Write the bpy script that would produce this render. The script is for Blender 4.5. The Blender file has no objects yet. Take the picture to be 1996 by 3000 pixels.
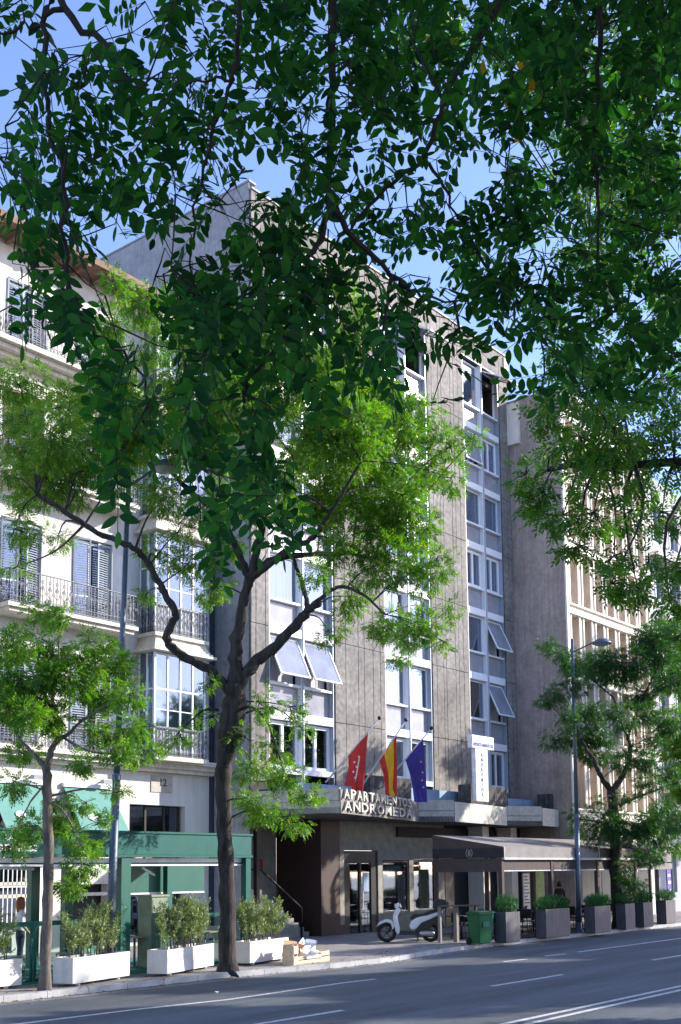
import bpy, bmesh, math, random
import numpy as np
from mathutils import Vector, Matrix, Euler
random.seed(7); rng = np.random.default_rng(7)
PI = math.pi

# ------------------------------------------------------------------ camera, sky, sun
PSI = math.radians(38.88); TH = math.atan(403/3327); RHO = .0098; FP = 3327.; CX = 998.; CY = 2146.; EYE = 2.3
f0 = np.array([math.cos(PSI)*math.cos(TH), math.sin(PSI)*math.cos(TH), math.sin(TH)])
r0 = np.array([math.sin(PSI), -math.cos(PSI), 0]); u0 = np.cross(r0, f0)
RR = math.cos(RHO)*r0 - math.sin(RHO)*u0; UU = math.sin(RHO)*r0 + math.cos(RHO)*u0
CC = np.array([0, 0, EYE])
scene = bpy.context.scene
cam = bpy.data.cameras.new('camera'); camo = bpy.data.objects.new('camera', cam)
scene.collection.objects.link(camo); scene.camera = camo
cam.sensor_fit = 'VERTICAL'; cam.sensor_height = 36; cam.lens = 36*FP/3000
cam.shift_y = (CY-1500)/3000; cam.clip_start = .1; cam.clip_end = 2000
camo.matrix_world = Matrix(((RR[0], UU[0], -f0[0], 0), (RR[1], UU[1], -f0[1], 0), (RR[2], UU[2], -f0[2], EYE), (0, 0, 0, 1)))
SUN = Vector((.75, -.55, .42)).normalized()
world = bpy.data.worlds.new('World'); scene.world = world; world.use_nodes = True
nt = world.node_tree; bg = nt.nodes['Background']
sky = nt.nodes.new('ShaderNodeTexSky'); sky.sky_type = 'NISHITA'; sky.sun_disc = False
sky.sun_elevation = math.asin(SUN.z); sky.sun_rotation = math.atan2(SUN.x, SUN.y)
sky.air_density = 1.0; sky.dust_density = .4; sky.ozone_density = 4.0
tn = nt.nodes.new('ShaderNodeVectorMath'); tn.operation = 'MULTIPLY'; tn.inputs[1].default_value = (1.11, .965, 1.06)
nt.links.new(sky.outputs[0], tn.inputs[0]); nt.links.new(tn.outputs[0], bg.inputs[0]); bg.inputs[1].default_value = .14
sl = bpy.data.lights.new('sun', 'SUN'); sl.energy = 3.2; sl.angle = math.radians(.5); sl.color = (1, .93, .82)
so = bpy.data.objects.new('sun', sl); scene.collection.objects.link(so)
so.rotation_euler = SUN.to_track_quat('Z', 'Y').to_euler()
scene.view_settings.view_transform = 'Standard'; scene.view_settings.look = 'None'
scene.view_settings.exposure = 1.5; scene.view_settings.gamma = 1
scene.render.resolution_x = 681; scene.render.resolution_y = 1024
scene.cycles.transparent_max_bounces = 16

# ------------------------------------------------------------------ measuring helpers: points of the place on known planes
def ray(px, py): return f0 + RR*(px-CX)/FP - UU*(py-CY)/FP
def FY(px, py, Y):
    d = ray(px, py); return Vector(CC + d*(Y/d[1]))
def GZ(px, py, z=0.):
    d = ray(px, py); return Vector(CC + d*((z-EYE)/d[2]))
def DT(px, py, t): return Vector(CC + ray(px, py)*t)
def AX(px, Y=26, py=2300): return FY(px, py, Y).x

# ------------------------------------------------------------------ mesh helpers
C = scene.collection
OFF = {}
class MB:
    def __init__(s): s.v = []; s.f = []; s.m = []; s.sm = []
    def add(s, vs, fs, mi=0, smooth=False):
        n = len(s.v); s.v += [tuple(p) for p in vs]
        for f in fs: s.f.append(tuple(i+n for i in f)); s.m.append(mi); s.sm.append(smooth)
        return s
    def box(s, x0, x1, y0, y1, z0, z1, mi=0):
        return s.add([(x0,y0,z0),(x1,y0,z0),(x1,y1,z0),(x0,y1,z0),(x0,y0,z1),(x1,y0,z1),(x1,y1,z1),(x0,y1,z1)],
                     [(0,3,2,1),(4,5,6,7),(0,1,5,4),(1,2,6,5),(2,3,7,6),(3,0,4,7)], mi)
    def bar(s, a, b, w, h, up=(0,0,1), mi=0):
        a = Vector(a); b = Vector(b); d = (b-a).normalized(); u = Vector(up)
        sd = d.cross(u)
        if sd.length < 1e-4: sd = d.cross(Vector((1,0,0)))
        sd.normalize(); u = sd.cross(d).normalized()
        vs = [p + sd*(i*w/2) + u*(j*h/2) for p in (a, b) for (i, j) in ((-1,-1),(1,-1),(1,1),(-1,1))]
        return s.add(vs, [(0,1,2,3),(7,6,5,4),(0,4,5,1),(1,5,6,2),(2,6,7,3),(3,7,4,0)], mi)
    def prism(s, pts, z0, z1, mi=0):
        n = len(pts)
        vs = [(p[0],p[1],z0) for p in pts] + [(p[0],p[1],z1) for p in pts]
        return s.add(vs, [tuple(range(n))[::-1], tuple(range(n,2*n))] + [(i,(i+1)%n,(i+1)%n+n,i+n) for i in range(n)], mi)
    def xzprism(s, pts, y0, y1, mi=0):
        n = len(pts)
        vs = [(p[0],y0,p[1]) for p in pts] + [(p[0],y1,p[1]) for p in pts]
        return s.add(vs, [tuple(range(n)), tuple(range(n,2*n))[::-1]] + [(i,i+n,(i+1)%n+n,(i+1)%n) for i in range(n)], mi)
    def tube(s, pts, rad, seg=6, mi=0, cap=True, smooth=True):
        pts = [Vector(p) for p in pts]; n = len(pts)
        if not hasattr(rad, '__len__'): rad = [rad]*n
        vs = []; ref = Vector((.31,.17,.93))
        for i, p in enumerate(pts):
            d = (pts[min(i+1,n-1)] - pts[max(i-1,0)])
            if d.length < 1e-6: d = Vector((0,0,1))
            d.normalize(); a = d.cross(ref)
            if a.length < .05: a = d.cross(Vector((1,0,0)))
            a.normalize(); b = d.cross(a)
            for k in range(seg):
                t = 2*PI*k/seg; vs.append(p + (a*math.cos(t) + b*math.sin(t))*rad[i])
        fs = [(i*seg+k, i*seg+(k+1)%seg, (i+1)*seg+(k+1)%seg, (i+1)*seg+k) for i in range(n-1) for k in range(seg)]
        s.add(vs, fs, mi, smooth)
        if cap:
            m = len(s.v) - len(vs)
            s.f.append(tuple(m+k for k in range(seg))[::-1]); s.m.append(mi); s.sm.append(False)
            s.f.append(tuple(m+(n-1)*seg+k for k in range(seg))); s.m.append(mi); s.sm.append(False)
        return s
    def lathe(s, prof, c=(0,0,0), seg=16, mi=0, axis='z', smooth=True):
        vs = []
        for r, h in prof:
            for k in range(seg):
                t = 2*PI*k/seg; x, y = r*math.cos(t), r*math.sin(t)
                if axis == 'z': vs.append((c[0]+x, c[1]+y, c[2]+h))
                elif axis == 'y': vs.append((c[0]+x, c[1]+h, c[2]+y))
                else: vs.append((c[0]+h, c[1]+x, c[2]+y))
        n = len(prof)
        return s.add(vs, [(i*seg+k, i*seg+(k+1)%seg, (i+1)*seg+(k+1)%seg, (i+1)*seg+k) for i in range(n-1) for k in range(seg)], mi, smooth)
    def quad(s, a, b, c, d, mi=0): return s.add([a,b,c,d], [(0,1,2,3)], mi)
    def mesh(s, name, mats, off=(0,0,0)):
        me = bpy.data.meshes.new(name)
        me.from_pydata([(x-off[0], y-off[1], z-off[2]) for x, y, z in s.v], [], s.f)
        for m in (mats if isinstance(mats, (list, tuple)) else [mats]): me.materials.append(m)
        me.polygons.foreach_set('material_index', s.m); me.polygons.foreach_set('use_smooth', s.sm)
        me.update(); return me
    def build(s, name, mats, parent=None, bevel=0, **kw):
        off = OFF.get(parent.name, (0,0,0)) if parent else (0,0,0)
        me = s.mesh(name, mats, off)
        if bevel:
            bm = bmesh.new(); bm.from_mesh(me)
            bmesh.ops.remove_doubles(bm, verts=bm.verts, dist=1e-5)
            bmesh.ops.recalc_face_normals(bm, faces=bm.faces)
            es = [e for e in bm.edges if len(e.link_faces) == 2 and e.calc_face_angle(0) > .5]
            bmesh.ops.bevel(bm, geom=es, offset=bevel, segments=2, affect='EDGES', clamp_overlap=True)
            bm.to_mesh(me); bm.free()
        return link(name, me, parent, off=off, **kw)
def link(name, me, parent=None, loc=None, rot=None, scale=None, off=None, **kw):
    o = bpy.data.objects.new(name, me); C.objects.link(o)
    if parent: o.parent = parent
    OFF[o.name] = off if off is not None else OFF.get(parent.name, (0,0,0)) if parent else (0,0,0)
    if loc is not None: o.location = loc
    if rot is not None: o.rotation_euler = rot
    if scale is not None: o.scale = scale
    for k, v in kw.items():
        if v: o[k] = v
    return o
def place(name, me, parent, x, y, z, rot=None, scale=None, **kw):   # shared mesh at a world point under a thing whose offset is known
    f = OFF[parent.name]
    return link(name, me, parent, (x-f[0], y-f[1], z-f[2]), rot, scale, off=(0,0,0), **kw)
def thing(name, label, cat, loc=(0,0,0), group=None):
    o = bpy.data.objects.new(name, None); C.objects.link(o); o.location = loc; OFF[o.name] = tuple(loc)
    o.empty_display_size = .3; o['label'] = label; o['category'] = cat
    if group: o['group'] = group
    return o
def local(name, label, cat, group=None):
    o = thing(name, label, cat, (0,0,0), group); return o
def copytree(o, parent=None):
    c = o.copy(); C.objects.link(c); c.parent = parent; OFF[c.name] = OFF.get(o.name, (0,0,0))
    for ch in o.children: copytree(ch, c)
    return c
def again(o, loc, rz, label, sc=None):
    c = copytree(o); c.location = loc; c.rotation_euler = (0,0,rz); c['label'] = label
    if sc: c.scale = (sc,)*3
    return c

# ------------------------------------------------------------------ materials
def mat(name, col, rough=.7, nscale=3, namt=.15, bump=0, bscale=None, metal=0, stretch=(1,1,1), col2=None, streak=0, spec=.5, fine=0, fs=45):
    m = bpy.data.materials.new(name); m.use_nodes = True; t = m.node_tree; n = t.nodes; L = t.links
    b = n['Principled BSDF']; b.inputs['Roughness'].default_value = rough; b.inputs['Metallic'].default_value = metal
    b.inputs['Specular IOR Level'].default_value = spec
    geo = n.new('ShaderNodeNewGeometry'); mp = n.new('ShaderNodeMapping'); mp.inputs['Scale'].default_value = stretch
    L.new(geo.outputs['Position'], mp.inputs['Vector'])
    nz = n.new('ShaderNodeTexNoise'); nz.inputs['Scale'].default_value = nscale; nz.inputs['Detail'].default_value = 6; nz.inputs['Roughness'].default_value = .65
    L.new(mp.outputs[0], nz.inputs['Vector'])
    mx = n.new('ShaderNodeMix'); mx.data_type = 'RGBA'
    c2 = col2 or tuple(c*(1-namt*2) for c in col); c1 = col if col2 else tuple(min(1, c*(1+namt)) for c in col)
    mx.inputs['A'].default_value = (*c2, 1); mx.inputs['B'].default_value = (*c1, 1)
    rp = n.new('ShaderNodeMapRange'); rp.inputs[1].default_value = .3; rp.inputs[2].default_value = .7
    L.new(nz.outputs[0], rp.inputs[0]); L.new(rp.outputs[0], mx.inputs['Factor'])
    out = mx.outputs['Result']
    if streak:
        mp2 = n.new('ShaderNodeMapping'); mp2.inputs['Scale'].default_value = (5,5,.35); L.new(geo.outputs['Position'], mp2.inputs['Vector'])
        n2 = n.new('ShaderNodeTexNoise'); n2.inputs['Scale'].default_value = 1.6; n2.inputs['Detail'].default_value = 7; L.new(mp2.outputs[0], n2.inputs['Vector'])
        r2 = n.new('ShaderNodeMapRange'); r2.inputs[1].default_value = .38; r2.inputs[2].default_value = .62; r2.inputs[3].default_value = 1-streak; r2.inputs[4].default_value = 1.06
        L.new(n2.outputs[0], r2.inputs[0])
        vm = n.new('ShaderNodeVectorMath'); vm.operation = 'SCALE'; L.new(out, vm.inputs[0]); L.new(r2.outputs[0], vm.inputs['Scale']); out = vm.outputs[0]
    if fine:
        n3 = n.new('ShaderNodeTexNoise'); n3.inputs['Scale'].default_value = fs; n3.inputs['Detail'].default_value = 3; L.new(geo.outputs['Position'], n3.inputs['Vector'])
        r3 = n.new('ShaderNodeMapRange'); r3.inputs[1].default_value = .35; r3.inputs[2].default_value = .65; r3.inputs[3].default_value = 1-fine; r3.inputs[4].default_value = 1+fine
        L.new(n3.outputs[0], r3.inputs[0])
        vm = n.new('ShaderNodeVectorMath'); vm.operation = 'SCALE'; L.new(out, vm.inputs[0]); L.new(r3.outputs[0], vm.inputs['Scale']); out = vm.outputs[0]
    L.new(out, b.inputs['Base Color'])
    if bump:
        bn = n.new('ShaderNodeTexNoise'); bn.inputs['Scale'].default_value = bscale or nscale*5; bn.inputs['Detail'].default_value = 4
        L.new(mp.outputs[0], bn.inputs['Vector']); bp = n.new('ShaderNodeBump'); bp.inputs['Strength'].default_value = bump; bp.inputs['Distance'].default_value = .02
        L.new(bn.outputs[0], bp.inputs['Height']); L.new(bp.outputs[0], b.inputs['Normal'])
    return m
def glassmat(name, tint=(.75,.8,.85), refl=.12, mixc=(.9,.95,1), pw=3.0):
    m = bpy.data.materials.new(name); m.use_nodes = True; t = m.node_tree; n = t.nodes; L = t.links
    n.remove(n['Principled BSDF']); o = n['Material Output']
    tr = n.new('ShaderNodeBsdfTransparent'); tr.inputs[0].default_value = (*tint, 1)
    gl = n.new('ShaderNodeBsdfGlossy'); gl.inputs['Roughness'].default_value = .03; gl.inputs[0].default_value = (*mixc, 1)
    geo = n.new('ShaderNodeNewGeometry'); nz = n.new('ShaderNodeTexNoise'); nz.inputs['Scale'].default_value = .8; L.new(geo.outputs['Position'], nz.inputs['Vector'])
    bp = n.new('ShaderNodeBump'); bp.inputs['Strength'].default_value = .05; bp.inputs['Distance'].default_value = .05
    L.new(nz.outputs[0], bp.inputs['Height']); L.new(bp.outputs[0], gl.inputs['Normal'])
    lw = n.new('ShaderNodeLayerWeight'); lw.inputs['Blend'].default_value = .5
    p = n.new('ShaderNodeMath'); p.operation = 'POWER'; p.inputs[1].default_value = pw; L.new(lw.outputs['Facing'], p.inputs[0])
    r = n.new('ShaderNodeMapRange'); r.inputs[3].default_value = refl; r.inputs[4].default_value = 1; L.new(p.outputs[0], r.inputs[0])
    mx = n.new('ShaderNodeMixShader'); L.new(r.outputs[0], mx.inputs[0]); L.new(tr.outputs[0], mx.inputs[1]); L.new(gl.outputs[0], mx.inputs[2])
    L.new(mx.outputs[0], o.inputs[0]); return m
def leafmat(name, dark, light, yellow, trans=.35, rough=.45):
    m = bpy.data.materials.new(name); m.use_nodes = True; t = m.node_tree; n = t.nodes; L = t.links
    b = n['Principled BSDF']; b.inputs['Roughness'].default_value = rough; b.inputs['Specular IOR Level'].default_value = .12 if name == 'near_leaf' else .35
    at = n.new('ShaderNodeAttribute'); at.attribute_name = 'tint'
    cr = n.new('ShaderNodeValToRGB'); e = cr.color_ramp.elements
    e[0].position = 0; e[0].color = (*dark, 1); e[1].position = 1; e[1].color = (*yellow, 1)
    x = cr.color_ramp.elements.new(.8); x.color = (*light, 1); x = cr.color_ramp.elements.new(.94); x.color = (*tuple((a+c)/2 for a, c in zip(light, yellow)), 1)
    L.new(at.outputs['Fac'], cr.inputs[0]); L.new(cr.outputs[0], b.inputs['Base Color'])
    tl = n.new('ShaderNodeBsdfTranslucent')
    g = n.new('ShaderNodeVectorMath'); g.operation = 'MULTIPLY'; g.inputs[1].default_value = (1.7, 2.2, .5); L.new(cr.outputs[0], g.inputs[0]); L.new(g.outputs[0], tl.inputs[0])
    mx = n.new('ShaderNodeMixShader'); mx.inputs[0].default_value = trans
    L.new(b.outputs[0], mx.inputs[1]); L.new(tl.outputs[0], mx.inputs[2]); L.new(mx.outputs[0], n['Material Output'].inputs[0]); return m

M = dict(
 asphalt=mat('asphalt', (.098,.112,.132), .8, .8, .28, .5, 60, fine=.25, stretch=(.12,1,1)),
 roadpaint=mat('road_paint', (.62,.62,.62), .6, 9, .22, fine=.1),
 paving=mat('paving', (.27,.25,.24), .85, 1.2, .15, .3, 30, fine=.2),
 kerb=mat('kerb_granite', (.40,.40,.41), .8, 2, .14, .2, 30, fine=.15),
 joint=mat('joint_dark', (.05,.045,.04), .9),
 concrete=mat('grey_concrete', (.240,.222,.205), .9, .45, .2, .4, 6, fine=.22, fs=5),
 concrete2=mat('grey_side_render', (.33,.33,.34), .9, .5, .14, .2, 6, streak=.08, fine=.1, fs=5),
 groove=mat('groove_dark', (.045,.04,.04), .9),
 plaster=mat('cream_plaster', (.64,.61,.56), .85, .5, .08, .15, 14, streak=.03, fine=.04),
 stoneledge=mat('ledge_stone', (.66,.61,.53), .85, 2, .08, .1, streak=.15),
 sandstone=mat('beige_stone', (.60,.50,.41), .85, 1.5, .1, .2, streak=.12),
 pinkconc=mat('brown_wall', (.40,.33,.295), .9, .8, .14, .3, 6, streak=.16, fine=.1, fs=6),
 whitefin=mat('pale_trim', (.80,.75,.68), .7, 3, .06),
 white=mat('white_paint', (.80,.81,.82), .45, 4, .03),
 alu=mat('anodised_frame', (.42,.47,.55), .4, 4, .05, metal=.4),
 darkblue=mat('shade_blue', (.03,.045,.08), .5),
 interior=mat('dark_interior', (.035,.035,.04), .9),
 curtain=mat('curtain_cloth', (.62,.62,.66), .9, 2, .12, stretch=(14,14,.3)),
 curtainw=mat('curtain_bright', (.80,.82,.86), .9, 2, .05, stretch=(14,14,.3)),
 orange=mat('curtain_orange', (.55,.26,.06), .9, 2, .2, stretch=(14,14,.3)),
 brownwood=mat('brown_wood', (.14,.06,.04), .6, 4, .2, stretch=(1,1,6)),
 spandrel=mat('spandrel_glass', (.34,.335,.38), .16, .9, .15, spec=.6),
 glass=glassmat('window_glass', (.62,.68,.74), .16, (.80,.86,1), 3.0),
 clear=glassmat('screen_glass', (.78,.88,.86), .06, pw=3.5),
 shutter=mat('shutter_blue', (.30,.34,.39), .6, 5, .08),
 iron=mat('wrought_iron', (.085,.09,.105), .5, 8, .2, metal=.3),
 ironlit=mat('iron_sunlit', (.09,.095,.11), .5, 8, .15, metal=.3),  # lighter iron for the front rails, their sunlight put into the colour
 sashglass=mat('tilted_pane', (.25,.27,.32), .12, 1.2, .15, spec=.8), green=mat('pergola_green', (.0,.10,.085), .5, 3, .12, spec=.3),  # pale colour of the open panes stands in for reflected sky
 greendk=mat('post_green', (.0,.10,.075), .45, 3, .08),
 awn=mat('awning_teal', (.12,.29,.25), .8, 4, .06),
 brown=mat('awning_brown', (.085,.062,.058), .85, 3, .1, .1, 60),
 brownlt=mat('awning_brown_sunlit', (.25,.225,.22), .85, 3, .1),  # paler awning brown; sunlight on top and front valance is in the colour
 browntrim=mat('valance_piping', (.55,.56,.60), .6),
 charcoal=mat('valance_charcoal', (.035,.033,.04), .85),
 darkplanter=mat('dark_planter', (.085,.08,.10), .6, 3, .12, streak=.15),
 planter=mat('white_planter', (.66,.64,.62), .7, 3, .07, .15, 30, streak=.02, fine=.06),
 soil=mat('soil', (.05,.035,.025), .95, 20, .3),
 bark=mat('bark', (.052,.043,.038), .95, 9, .42, 1.0, 22, stretch=(1,1,.25)),
 bark2=mat('pale_bark', (.15,.125,.105), .95, 8, .3, .8, 20, stretch=(1,1,.3)),
 twig=mat('twig_bark', (.018,.012,.008), .9, 10, .2),
 lamp=mat('lamp_grey_blue', (.10,.13,.18), .45, 3, .1, metal=.3),
 lampglass=mat('lamp_lens', (.35,.37,.38), .25),
 black=mat('black_plastic', (.012,.012,.014), .4, 5, .1),
 tyre=mat('tyre_rubber', (.012,.012,.012), .8),
 scoot=mat('scooter_white', (.72,.74,.78), .2, 2, .02, spec=.7),
 chrome=mat('brushed_metal', (.55,.56,.58), .3, 5, .1, metal=.9),
 bin=mat('bin_green', (.01,.13,.045), .4, 3, .1),
 bin2=mat('bin_teal', (.01,.15,.10), .4, 3, .1),
 card=mat('cardboard', (.52,.33,.19), .9, 5, .1), cardpale=mat('pale_crate_wood', (.72,.55,.38), .85, 6, .12),
 paleblue=mat('pale_blue', (.24,.34,.48), .7, 2, .08, streak=.1),
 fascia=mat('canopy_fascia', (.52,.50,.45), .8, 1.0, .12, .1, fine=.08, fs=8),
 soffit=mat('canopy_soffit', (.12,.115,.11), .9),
 letter=mat('sign_letter_cream', (.46,.43,.37), .6, 3, .03),
 signdark=mat('sign_backboard', (.22,.20,.19), .8, 2, .2),
 stone=mat('porch_stone', (.27,.255,.22), .7, 3, .18, .1, fine=.15), porphyry=mat('dark_brown_stone', (.055,.028,.025), .5, 20, .25),
 redsign=mat('red_plaque', (.45,.03,.02), .5), bluesign=mat('sign_blue_print', (.12,.13,.42), .6), purple=mat('poster_purple', (.10,.06,.35), .6),
 signwhite=mat('sign_white', (.82,.84,.9), .4), plaque=mat('marble_plaque', (.42,.38,.33), .6, 6, .15),
 boxgreen=mat('utility_cabinet_green', (.22,.27,.19), .6), tabletop=mat('table_wood', (.52,.38,.26), .6, 8, .1),
 chairmetal=mat('chair_metal', (.30,.33,.34), .4, metal=.5), rattan=mat('dark_rattan', (.02,.018,.018), .7, 30, .3),
 flagred=mat('flag_red', (.55,.03,.025), .8), flagyellow=mat('flag_yellow', (.75,.48,.02), .8), flagblue=mat('flag_blue', (.05,.04,.28), .8),
 flagwhite=mat('flag_white', (.8,.8,.8), .8), pole=mat('flagpole_white', (.66,.68,.72), .4),
 skin=mat('skin', (.55,.33,.24), .6), hair=mat('red_hair', (.33,.09,.03), .6, 30, .3, stretch=(1,1,.1)), blouse=mat('white_blouse', (.7,.68,.68), .8),
 navy=mat('navy_cloth', (.02,.03,.08), .8), darkcloth=mat('dark_cloth', (.02,.02,.025), .8), darkhair=mat('dark_hair', (.02,.012,.01), .6),
 tile=mat('roof_tile', (.33,.17,.11), .8, 4, .15), zincdk=mat('dark_alloy', (.07,.07,.075), .4, metal=.6), zinc=mat('roof_zinc', (.28,.28,.30), .6), eave=mat('eave_wood', (.20,.12,.08), .8, 4, .15),
 farwall=mat('far_wall_bluegrey', (.36,.36,.40), .8, 1, .06), litter=mat('litter_paper', (.7,.7,.7), .8), rug=mat('terrace_carpet', (.02,.20,.17), .9, 8, .1),
 screen=mat('green_panel', (.12,.30,.22), .8), limeposter=mat('lime_poster', (.35,.50,.14), .6), deck=mat('terrace_deck', (.06,.055,.05), .8, 6, .15),
)
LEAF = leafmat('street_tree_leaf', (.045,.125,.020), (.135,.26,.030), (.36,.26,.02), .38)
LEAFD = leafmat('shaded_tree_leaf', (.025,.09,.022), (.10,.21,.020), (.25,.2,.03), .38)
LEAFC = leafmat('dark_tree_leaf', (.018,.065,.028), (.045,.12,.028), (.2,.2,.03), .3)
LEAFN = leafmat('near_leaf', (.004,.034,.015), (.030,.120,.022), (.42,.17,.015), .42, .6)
OLE = leafmat('oleander_leaf', (.13,.17,.09), (.24,.28,.15), (.40,.36,.20), .25)
CYP = leafmat('planter_shrub_leaf', (.012,.075,.030), (.03,.13,.03), (.06,.2,.04), .25)

# ------------------------------------------------------------------ foliage helpers
def rect_leaflet(l, w, p, d, n, fold=.0):
    s = np.cross(d, n); return [p, p+d*l*.45+s*w/2+n*fold, p+d*l, p+d*l*.45-s*w/2+n*fold]
def frond_template(pairs=4, L=1., ll=.36, lw=.15, rnd=0):
    r = np.random.default_rng(rnd); V = []; Fc = []
    for i in range(pairs*2+1):
        k = i//2; side = (-1)**i; tt = .25+.7*k/pairs
        if i == pairs*2: base = np.array([0, L*.92, -.16]); d = np.array([0, 1, -.3])
        else: base = np.array([0, L*tt, -.18*tt*tt]); a = math.radians(55+r.uniform(-14,14)); d = np.array([side*math.sin(a), math.cos(a), r.uniform(-.5,.1)])
        d = d/np.linalg.norm(d); nn = np.array([r.uniform(-.35,.35), r.uniform(-.35,.35), 1.]); nn -= nn@d*d; nn /= np.linalg.norm(nn)
        q = rect_leaflet(ll*r.uniform(.8,1.15), lw*r.uniform(.8,1.2), base, d, nn)
        b = len(V); V += q; Fc.append([b, b+1, b+2, b+3])
    return np.array(V), np.array(Fc)
def sprig_template(n=9, ll=.5, lw=.16, rnd=0, up=.8):
    r = np.random.default_rng(rnd); V = []; Fc = []
    for i in range(n):
        tt = i/n; base = np.array([0, tt, 0]); a = r.uniform(0, 2*PI); d = np.array([math.cos(a), up, math.sin(a)]); d /= np.linalg.norm(d)
        nn = np.array([0., 1, 0]) - d*d[1]; nn /= np.linalg.norm(nn)+1e-9
        q = rect_leaflet(ll*r.uniform(.7,1.1), lw, base, d, nn); b = len(V); V += q; Fc.append([b,b+1,b+2,b+3])
    return np.array(V), np.array(Fc)
TPL = [frond_template(4, rnd=i) for i in range(4)]; TPL3 = [frond_template(3, ll=.42, lw=.18, rnd=i+9) for i in range(4)]
SPR = [sprig_template(rnd=i) for i in range(4)]
def leaf_arrays(P, Dr, S, tpls, r):
    """oriented copies of small leaf templates as one array set"""
    N = len(P); V = []; Fc = []; T = []; nv = 0
    Dr = Dr/np.linalg.norm(Dr, axis=1, keepdims=True)
    rv = r.normal(size=(N,3))*.55 + np.array([0,0,1.]); Zr = rv - (rv*Dr).sum(1, keepdims=True)*Dr; Zr /= np.linalg.norm(Zr, axis=1, keepdims=True)
    Xr = np.cross(Dr, Zr); idx = r.integers(0, len(tpls), N); tint = r.random(N)
    for k, (tv, tf) in enumerate(tpls):
        s = np.where(idx == k)[0]
        if not len(s): continue
        loc = tv[None]*S[s][:,None,None]
        W = P[s][:,None] + loc[...,0:1]*Xr[s][:,None] + loc[...,1:2]*Dr[s][:,None] + loc[...,2:3]*Zr[s][:,None]
        V.append(W.reshape(-1,3)); m = len(tv)
        Fc.append((tf[None] + (np.arange(len(s))*m)[:,None,None] + nv).reshape(-1,4)); nv += len(s)*m
        tt = np.clip(tint[s][:,None]*.78 + r.random((len(s), m//4))*.22, 0, 1); tt = np.where(r.random(tt.shape) < .015, .95+.05*r.random(tt.shape), tt*.9); T.append(np.repeat(tt.reshape(-1), 4))
    return np.concatenate(V), np.concatenate(Fc), np.concatenate(T)
def array_mesh(name, V, Fq, T, m):
    me = bpy.data.meshes.new(name); me.vertices.add(len(V)); me.vertices.foreach_set('co', V.astype(np.float32).ravel())
    me.loops.add(Fq.size); me.loops.foreach_set('vertex_index', Fq.astype(np.int32).ravel())
    me.polygons.add(len(Fq)); me.polygons.foreach_set('loop_start', np.arange(0, Fq.size, Fq.shape[1], dtype=np.int32)); me.polygons.foreach_set('loop_total', np.full(len(Fq), Fq.shape[1], np.int32))
    a = me.attributes.new('tint', 'FLOAT', 'POINT'); a.data.foreach_set('value', T.astype(np.float32))
    me.materials.append(m); me.update(calc_edges=True); return me
def smooth_line(pts, n=4):
    pts = [Vector(p) for p in pts]
    if len(pts) < 3: return pts
    out = []
    for i in range(len(pts)-1):
        a = pts[max(i-1,0)]; b = pts[i]; c = pts[i+1]; d = pts[min(i+2, len(pts)-1)]
        for k in range(n):
            t = k/n; out.append(.5*((2*b) + (c-a)*t + (2*a-5*b+4*c-d)*t*t + (3*b-a-3*c+d)*t**3))
    out.append(pts[-1]); return out
def jag(pts, amp):
    return [pts[0]] + [p + Vector(rng.normal(size=3)*amp) for p in pts[1:-1]] + [pts[-1]]

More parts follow.
